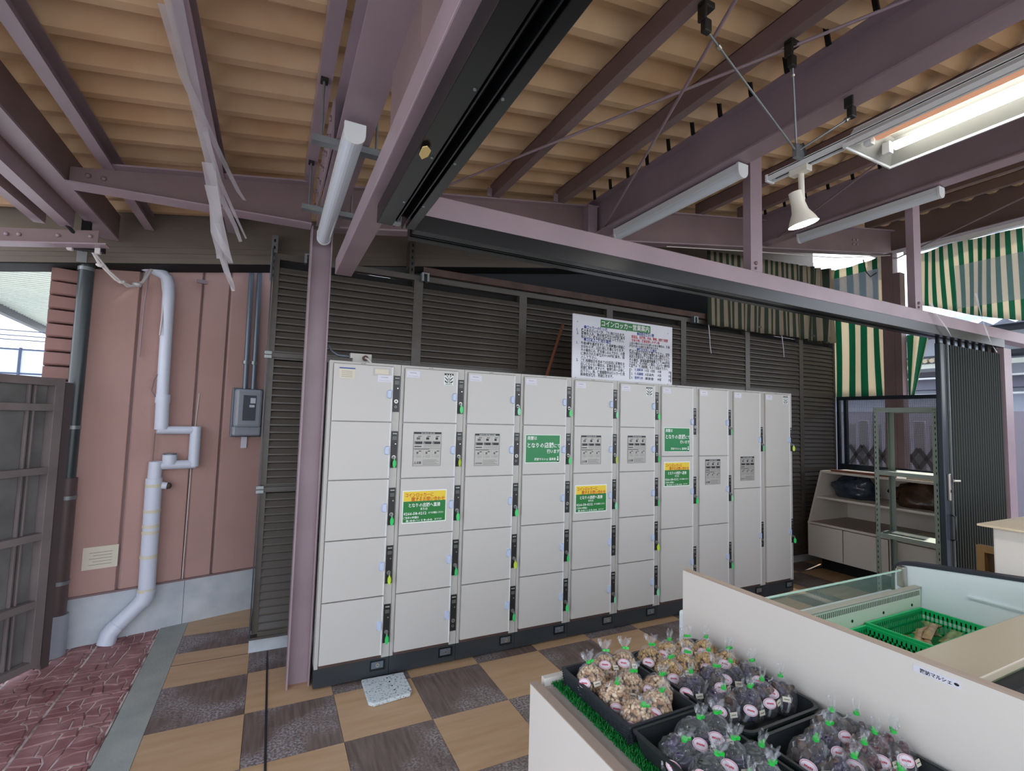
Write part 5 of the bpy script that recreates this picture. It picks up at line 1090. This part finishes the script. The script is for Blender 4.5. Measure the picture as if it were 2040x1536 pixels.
# trays
def rrect(x0, x1, y0, y1, r, n=5):
    pts = []
    for cx, cy, a0 in ((x1-r, y1-r, 0), (x0+r, y1-r, PI/2), (x0+r, y0+r, PI), (x1-r, y0+r, 1.5*PI)):
        for i in range(n+1): a = a0+PI/2*i/n; pts.append((cx+r*math.cos(a), cy+r*math.sin(a)))
    return pts
def tray(x0, x1, y0, y1, z0, z1, r, M, lab, woven=False):
    t = thing('produce_tray', ((x0+x1)/2, (y0+y1)/2, z0), lab, 'tray', 'black produce trays on the display table')
    A = rrect(x0+.018, x1-.018, y0+.018, y1-.018, r); B = rrect(x0+.004, x1-.004, y0+.004, y1-.004, r); C = rrect(x0, x1, y0, y1, r); D = rrect(x0+.009, x1-.009, y0+.009, y1-.009, r); E_ = rrect(x0+.022, x1-.022, y0+.022, y1-.022, r)
    n = len(A); rings = [(A, z0), (B, z1-.006), (C, z1-.006), (C, z1), (D, z1), (D, z1-.004), (E_, z0+.004)]
    vs = [(x, y, z) for P, z in rings for x, y in P]; fs = [(k*n+i, k*n+(i+1) % n, (k+1)*n+(i+1) % n, (k+1)*n+i) for k in range(len(rings)-1) for i in range(n)]+[tuple(range(n))[::-1], tuple(range((len(rings)-1)*n, len(rings)*n))]
    mb = MB(); mb.add(vs, fs); mb.build('tray_body', M, t)
    if woven:
        mb = MB()
        def side(p, q, nx, ny, L):
            nst = int(L/.021)
            for k in range(nst):
                for r_ in range(7):
                    zz = z0+.008+.0066*r_; u0 = (k+.08+.03*(r_ % 2))/nst; u1 = (k+.92)/nst; o_ = .004*(1-abs(zz-z0)/(z1-z0))
                    a = (p[0]+(q[0]-p[0])*u0, p[1]+(q[1]-p[1])*u0); b_ = (p[0]+(q[0]-p[0])*u1, p[1]+(q[1]-p[1])*u1)
                    ins = .014*(1-(zz-z0)/(z1-z0)); d0 = .0035
                    mb.bar((a[0]-nx*ins+nx*(.001), a[1]-ny*ins+ny*.001, zz), (b_[0]-nx*ins+nx*.001, b_[1]-ny*ins+ny*.001, zz+.0035), .003, .0034)
        side((x0+.004, y1), (x0+.004, y0), -1, 0, y1-y0); side((x0, y1-.004), (x1, y1-.004), 0, 1, x1-x0); side((x0, y0+.004), (x1, y0+.004), 0, -1, x1-x0)
        mb.build('woven_strands', tray_w, t, kind='stuff')
    return t
TZ = .603
tray(.922, 1.178, 1.088, 1.440, TZ, .664, .006, tray_w, 'dark woven-pattern tray full of pale mushroom bags at the far left of the table', True)
tray(1.192, 1.526, .932, 1.430, TZ, .664, .035, tray_m, 'large round-cornered black tray holding golden mushroom bags and purple vegetable bags')
tray(.922, 1.180, .56, 1.080, TZ, .664, .006, tray_m, 'square-cornered black tray of dark vegetable bags nearest the left board')
tray(1.202, 1.532, .40, .918, TZ, .664, .03, tray_m, 'round-cornered black tray of brown vegetable bags at the bottom right')

# bags -------------------------------------------------------------------
def bag_profile():  # (height fraction, radius fraction)
    return [(0, .55), (.04, .86), (.14, 1.0), (.30, 1.0), (.45, .92), (.57, .72), (.66, .46), (.72, .24), (.75, .11), (.78, .10), (.81, .14), (.88, .22), (.96, .28), (1.0, .29)]
def fill_mesh(kind, seed, R0, H):
    R = random.Random(seed); mb = MB(); fillH = .58*H
    def rad(z):
        f = z/H; P = bag_profile()
        for (a, ra), (b_, rb) in zip(P, P[1:]):
            if a <= f <= b_: return R0*(ra+(rb-ra)*(f-a)/(b_-a))
        return R0*.1
    if kind in ('mush', 'bean'):
        mb.ball((0, 0, fillH*.47), 1, (R0*.80, R0*.80, fillH*.46), 14, 8, 1)
        n = 380 if kind == 'mush' else 460; r0 = .0062 if kind == 'mush' else .0045
        for i in range(n):
            zf = R.random(); z = .004+fillH*zf; a = R.uniform(0, 2*PI); top = zf > .8
            rr = rad(z)*.90*(math.sqrt(R.random()) if top else 1)*(math.sqrt(max(.1, 1-((zf-.45)/.62)**2)) if zf > .45 else 1)
            q = Matrix.Rotation(R.uniform(0, PI), 3, 'X') @ Matrix.Rotation(R.uniform(0, PI), 3, 'Z')
            s_ = R.uniform(.75, 1.25)*r0; mb.ball((rr*math.cos(a), rr*math.sin(a), z), s_, (1, .8, 1.25 if kind == 'mush' else 1.5), 6, 4, 0 if R.random() < .8 else 2, q)
    else:
        M_ = {'purple': (egg_m, brownveg), 'brown': (brownveg, egg_m), 'green': (dgreen_v, egg_m), 'plum': (plum_m, brownveg)}[kind]
        for i in range(26 if kind != 'plum' else 40):
            zf = R.random(); z = .012+fillH*.8*zf; a = R.uniform(0, 2*PI); rr = rad(z)*.66*math.sqrt(R.uniform(.25, 1))
            q = Matrix.Rotation(R.uniform(0, PI), 3, 'X') @ Matrix.Rotation(R.uniform(0, PI), 3, 'Y'); L_ = 1.7 if kind != 'plum' else 1.2
            mb.ball((rr*math.cos(a), rr*math.sin(a), z), R.uniform(.008, .0125) if i > 3 else .015, (1, .8, L_), 8, 5, 0 if R.random() < .62 else 1, q)
        return mb, list(M_)
    return mb, ([mush_m, brownveg, mat('brown mushroom caps', S(170, 128, 92), .5)] if kind == 'mush' else [bean_m, brownveg, mat('amber mushroom caps', S(176, 130, 60), .4)])
def bag_skin(seed, R0, H):
    R = random.Random(seed); n = 40; P = bag_profile(); vs = []; ph = R.uniform(0, 6)
    mb = MB()
    for f, r in P:
        for i in range(n):
            a = 2*PI*i/n; pl_ = .06*math.sin(a*7+ph+f*6)+.05*math.sin(a*13+f*11) if f < .6 else .30*math.sin(a*9+ph)
            rr = R0*r*(1+pl_*(.5+f))+R0*.05*noise.noise(Vector((math.cos(a)*2, math.sin(a)*2, f*5+seed)))
            vs.append((rr*math.cos(a)*(1.0 if f < .8 else 1.25), rr*math.sin(a)*(1.0 if f < .8 else .55), H*f+(.006*math.sin(a*5+ph) if f > .9 else 0)))
    mb.add(vs, [(k*n+i, k*n+(i+1) % n, (k+1)*n+(i+1) % n, (k+1)*n+i) for k in range(len(P)-1) for i in range(n)]+[tuple(range(n))[::-1]], 0, True); return mb
def tape_mb(H, R0):
    mb = MB(); mb.cyl((0, 0, H*.745), (0, 0, H*.795), R0*.15, n=10); mb.hexa([(0, -.002, H*.745), (.017, -.003, H*.742), (.017, .003, H*.742), (0, .002, H*.745)], [(0, -.002, H*.80), (.017, -.003, H*.803), (.017, .003, H*.803), (0, .002, H*.80)]); return mb
BR, BH = .050, .132
protoB = {}
skin_me = [mk(bag_skin(s_, 1.0, 1.0), plastic, 'plastic_skin') for s_ in (1, 2, 3)]
def proto_bag(kind, v):
    if (kind, v) in protoB: return protoB[(kind, v)]
    mb, M_ = fill_mesh(kind, v*7+len(kind), BR*.96, BH); f = mk(mb, M_, 'contents'); s_ = mk(bag_skin(v+3, BR, BH), plastic, 'plastic_skin'); tp_ = mk(tape_mb(BH, BR), tape_g, 'tape')
    protoB[(kind, v)] = (f, s_, tp_); return protoB[(kind, v)]
mb = MB(); n = 18
vs = [(.020*math.cos(2*PI*i/n), -.0008-.006*(math.cos(2*PI*i/n))**2*-1*.3, .0145*math.sin(2*PI*i/n)) for i in range(n)]; mb.add(vs, [tuple(range(n))], 0)
vs = [(.0182*math.cos(2*PI*i/n), -.0022, .0128*math.sin(2*PI*i/n)) for i in range(n)]; vs2 = [(.0172*math.cos(2*PI*i/n), -.0022, .0118*math.sin(2*PI*i/n)) for i in range(n)]; mb.add(vs+vs2, [(i, (i+1) % n, n+(i+1) % n, n+i) for i in range(n)], 1)
[mb.box(x-.0016, x+.0016, -.0028, -.0024, -.0022+.0005*(k % 2), .0022-.0004*(k % 3), 1) for k, x in enumerate((-.0080, -.0040, 0, .0040, .0080))]; label_me = mk(mb, [label_m, label_r], 'oval_label')
mb = MB(); mb.box(-.012, .012, -.001, 0, -.007, .007); mb.box(-.008, .008, -.0014, -.001, -.001, .001, 1); price_me = mk(mb, [paper_y, PLM[2]], 'price_label')
veg = {'mush': 'pale brown mushrooms', 'bean': 'small golden mushrooms', 'purple': 'dark purple vegetables', 'brown': 'brown dried vegetables', 'green': 'dark green vegetables', 'plum': 'dark red vegetables'}
def bag(kind, x, y, where, tilt=(0, 0), rz=None, sc=1.0, lab=True, seed=0):
    R = random.Random(int(x*1000)+int(y*777)); rz = R.uniform(-1, 1) if rz is None else rz; v = R.randrange(3)
    t = thing('produce_bag', (x, y, TZ+.006), 'clear bag of '+veg[kind]+' '+where, 'bag', 'bags of '+veg[kind], world=False)
    t.rotation_euler = (tilt[0], tilt[1], 0); t.scale = (sc, sc, sc)
    f, s_, tp_ = proto_bag(kind, v)
    o = shared('contents', f, t, (0, 0, .003)); o['kind'] = 'stuff'; o.rotation_euler = (0, 0, rz)
    o = shared('plastic_skin', s_, t, (0, 0, 0)); o.rotation_euler = (0, 0, rz)
    o = shared('tape', tp_, t, (0, 0, 0)); o.rotation_euler = (0, 0, rz)
    if lab:
        a = R.uniform(-.9, .1)-.45; rr = BR*1.10
        o = shared('oval_label', label_me, t, (rr*math.sin(a), -rr*math.cos(a), BH*.47)); o.rotation_euler = (-.5, 0, a)
        a += .75; rr = BR*1.04; o = shared('price_label', price_me, t, (rr*math.sin(a), -rr*math.cos(a), BH*.42)); o.rotation_euler = (-.4, 0, a)
B_ = [('mush', .988, 1.345, 'in the far left corner of the woven tray', (-.1, -.15)), ('mush', 1.058, 1.378, 'at the back middle of the woven tray', (-.3, .2)), ('mush', 1.130, 1.372, 'in the far right corner of the woven tray', (-.2, .2)),
      ('mush', .994, 1.252, 'by the left side of the woven tray', (.3, -.1)), ('mush', 1.068, 1.268, 'in the middle of the woven tray', (.15, 0)), ('mush', 1.132, 1.222, 'by the right side of the woven tray', (.2, .1)),
      ('mush', .998, 1.160, 'in the near left corner of the woven tray', (.5, -.1)), ('mush', 1.070, 1.165, 'in the near right corner of the woven tray', (.3, .1)),
      ('bean', 1.250, 1.370, 'in the far left corner of the large tray', (0, 0)), ('bean', 1.332, 1.374, 'second in the back row of the large tray', (0, .1)), ('bean', 1.412, 1.362, 'third in the back row of the large tray', (-.1, .1)), ('bean', 1.475, 1.335, 'in the far right corner of the large tray', (0, .1)),
      ('bean', 1.246, 1.282, 'leftmost in the second row of the large tray', (.1, 0)), ('bean', 1.322, 1.284, 'second in the second row of the large tray', (.05, .05)), ('bean', 1.400, 1.268, 'third in the second row of the large tray', (.1, .1)), ('bean', 1.474, 1.240, 'rightmost in the second row of the large tray', (0, .15)),
      ('purple', 1.250, 1.185, 'left in the large tray, touching the golden bags', (.1, -.1)), ('purple', 1.332, 1.180, 'in the centre of the large tray', (.1, .1)), ('purple', 1.408, 1.168, 'right of the centre of the large tray', (0, .05)), ('purple', 1.474, 1.145, 'by the right wall of the large tray', (0, .1)),
      ('purple', 1.262, 1.080, 'by the left wall of the large tray', (.15, -.05)), ('purple', 1.335, 1.060, 'front middle of the large tray', (.2, .05)), ('purple', 1.408, 1.060, 'front right of the large tray', (.1, 0)), ('purple', 1.472, 1.040, 'in the near right corner of the large tray', (0, .1)),
      ('green', .985, .985, 'in the far left corner of the square tray', (.4, -.1)), ('green', 1.055, 1.000, 'at the back of the square tray', (.1, .2)), ('green', 1.122, .985, 'in the far right corner of the square tray', (0, .1)), ('green', .992, .888, 'by the left wall of the square tray', (.2, .1)),
      ('green', 1.075, .900, 'in the middle of the square tray', (.1, .1)), ('green', 1.130, .865, 'by the right wall of the square tray', (.2, 0)), ('green', 1.000, .795, 'near left of the square tray', (.1, .1)), ('green', 1.080, .800, 'near right of the square tray', (.1, .1)),
      ('brown', 1.292, .835, 'at the far left of the bottom right tray', (.3, -.1)), ('brown', 1.362, .838, 'second at the back of the bottom right tray', (.1, .1)), ('brown', 1.432, .860, 'third at the back of the bottom right tray', (0, .1)), ('brown', 1.485, .822, 'by the right wall of the bottom right tray', (0, .05)),
      ('brown', 1.300, .745, 'by the left wall of the bottom right tray', (.2, 0)), ('plum', 1.375, .752, 'in the middle of the bottom right tray', (.1, 0)), ('plum', 1.442, .765, 'right of the middle of the bottom right tray', (.1, .05)), ('plum', 1.485, .735, 'rightmost in the bottom right tray', (0, .1)), ('plum', 1.350, .66, 'nearest the bottom edge in the bottom right tray', (.1, 0))]
for k_ in B_: bag(*k_)

# ------------------------------------------------------------------ outside on the left
t = thing('street_canopy', (-3.5, 9, 3), 'pale corrugated canopy outside beyond the gate', 'canopy')
mb = MB(); pr = []; 
for k in range(70): pr.append((-6+.09*k, .02 if k % 2 else 0))
vs = [(x-2.1, 6.2, 3.28+z) for x, z in pr]+[(x-2.1, 11.6, 3.20+z) for x, z in pr]; n = len(pr)
mb = MB(); mb.prism([(-3.75, 6), (-1, 6), (-1, 13.9), (-4.43, 13.9)], 'z', 3.2, 3.26); mb.build('sheet', canopy_m, t)
for k in range(56): y = 6.05+.14*k; x = -3.75-.086*(y-6); mb = MB(); mb.box(x, -1, y, y+.04, 3.185, 3.2); mb.build('rib', canopy_m, t)
mb = MB(); mb.bar((-3.78, 6, 3.16), (-4.46, 13.9, 3.16), .10, .20); mb.build('edge_beam', navy, t)
t = thing('glazed_screen', (-3.2, 9, 0), 'bright frosted glass screen with dark mullions outside on the left', 'screen')
for i in range(5):
    for j in range(5):
        x = -4.0+.42*i-.01; z = .6+.335*j; mb = MB(); mb.box(x+.012, x+.408, 9.0, 9.01, z+.01, z+.325); mb.build('pane', mesh_glow, t)
for i in range(6): x = -4.0+.42*i; mb = MB(); mb.box(x-.012, x+.012, 8.98, 9.02, .3, 2.3); mb.build('mullion', mull_m, t)
for j in range(6): z = .6+.335*j; mb = MB(); mb.box(-4.1, -1.8, 8.985, 9.015, z-.01, z+.01); mb.build('transom', mull_m, t)
for z in (2.42, 2.48, 2.55): mb = MB(); mb.box(-4.5, -2.9, 9.2, 9.22, z, z+.012); mb.build('top_wire', mull_m, t)
for o in bpy.data.objects:
    if '_w' in o: del o['_w']
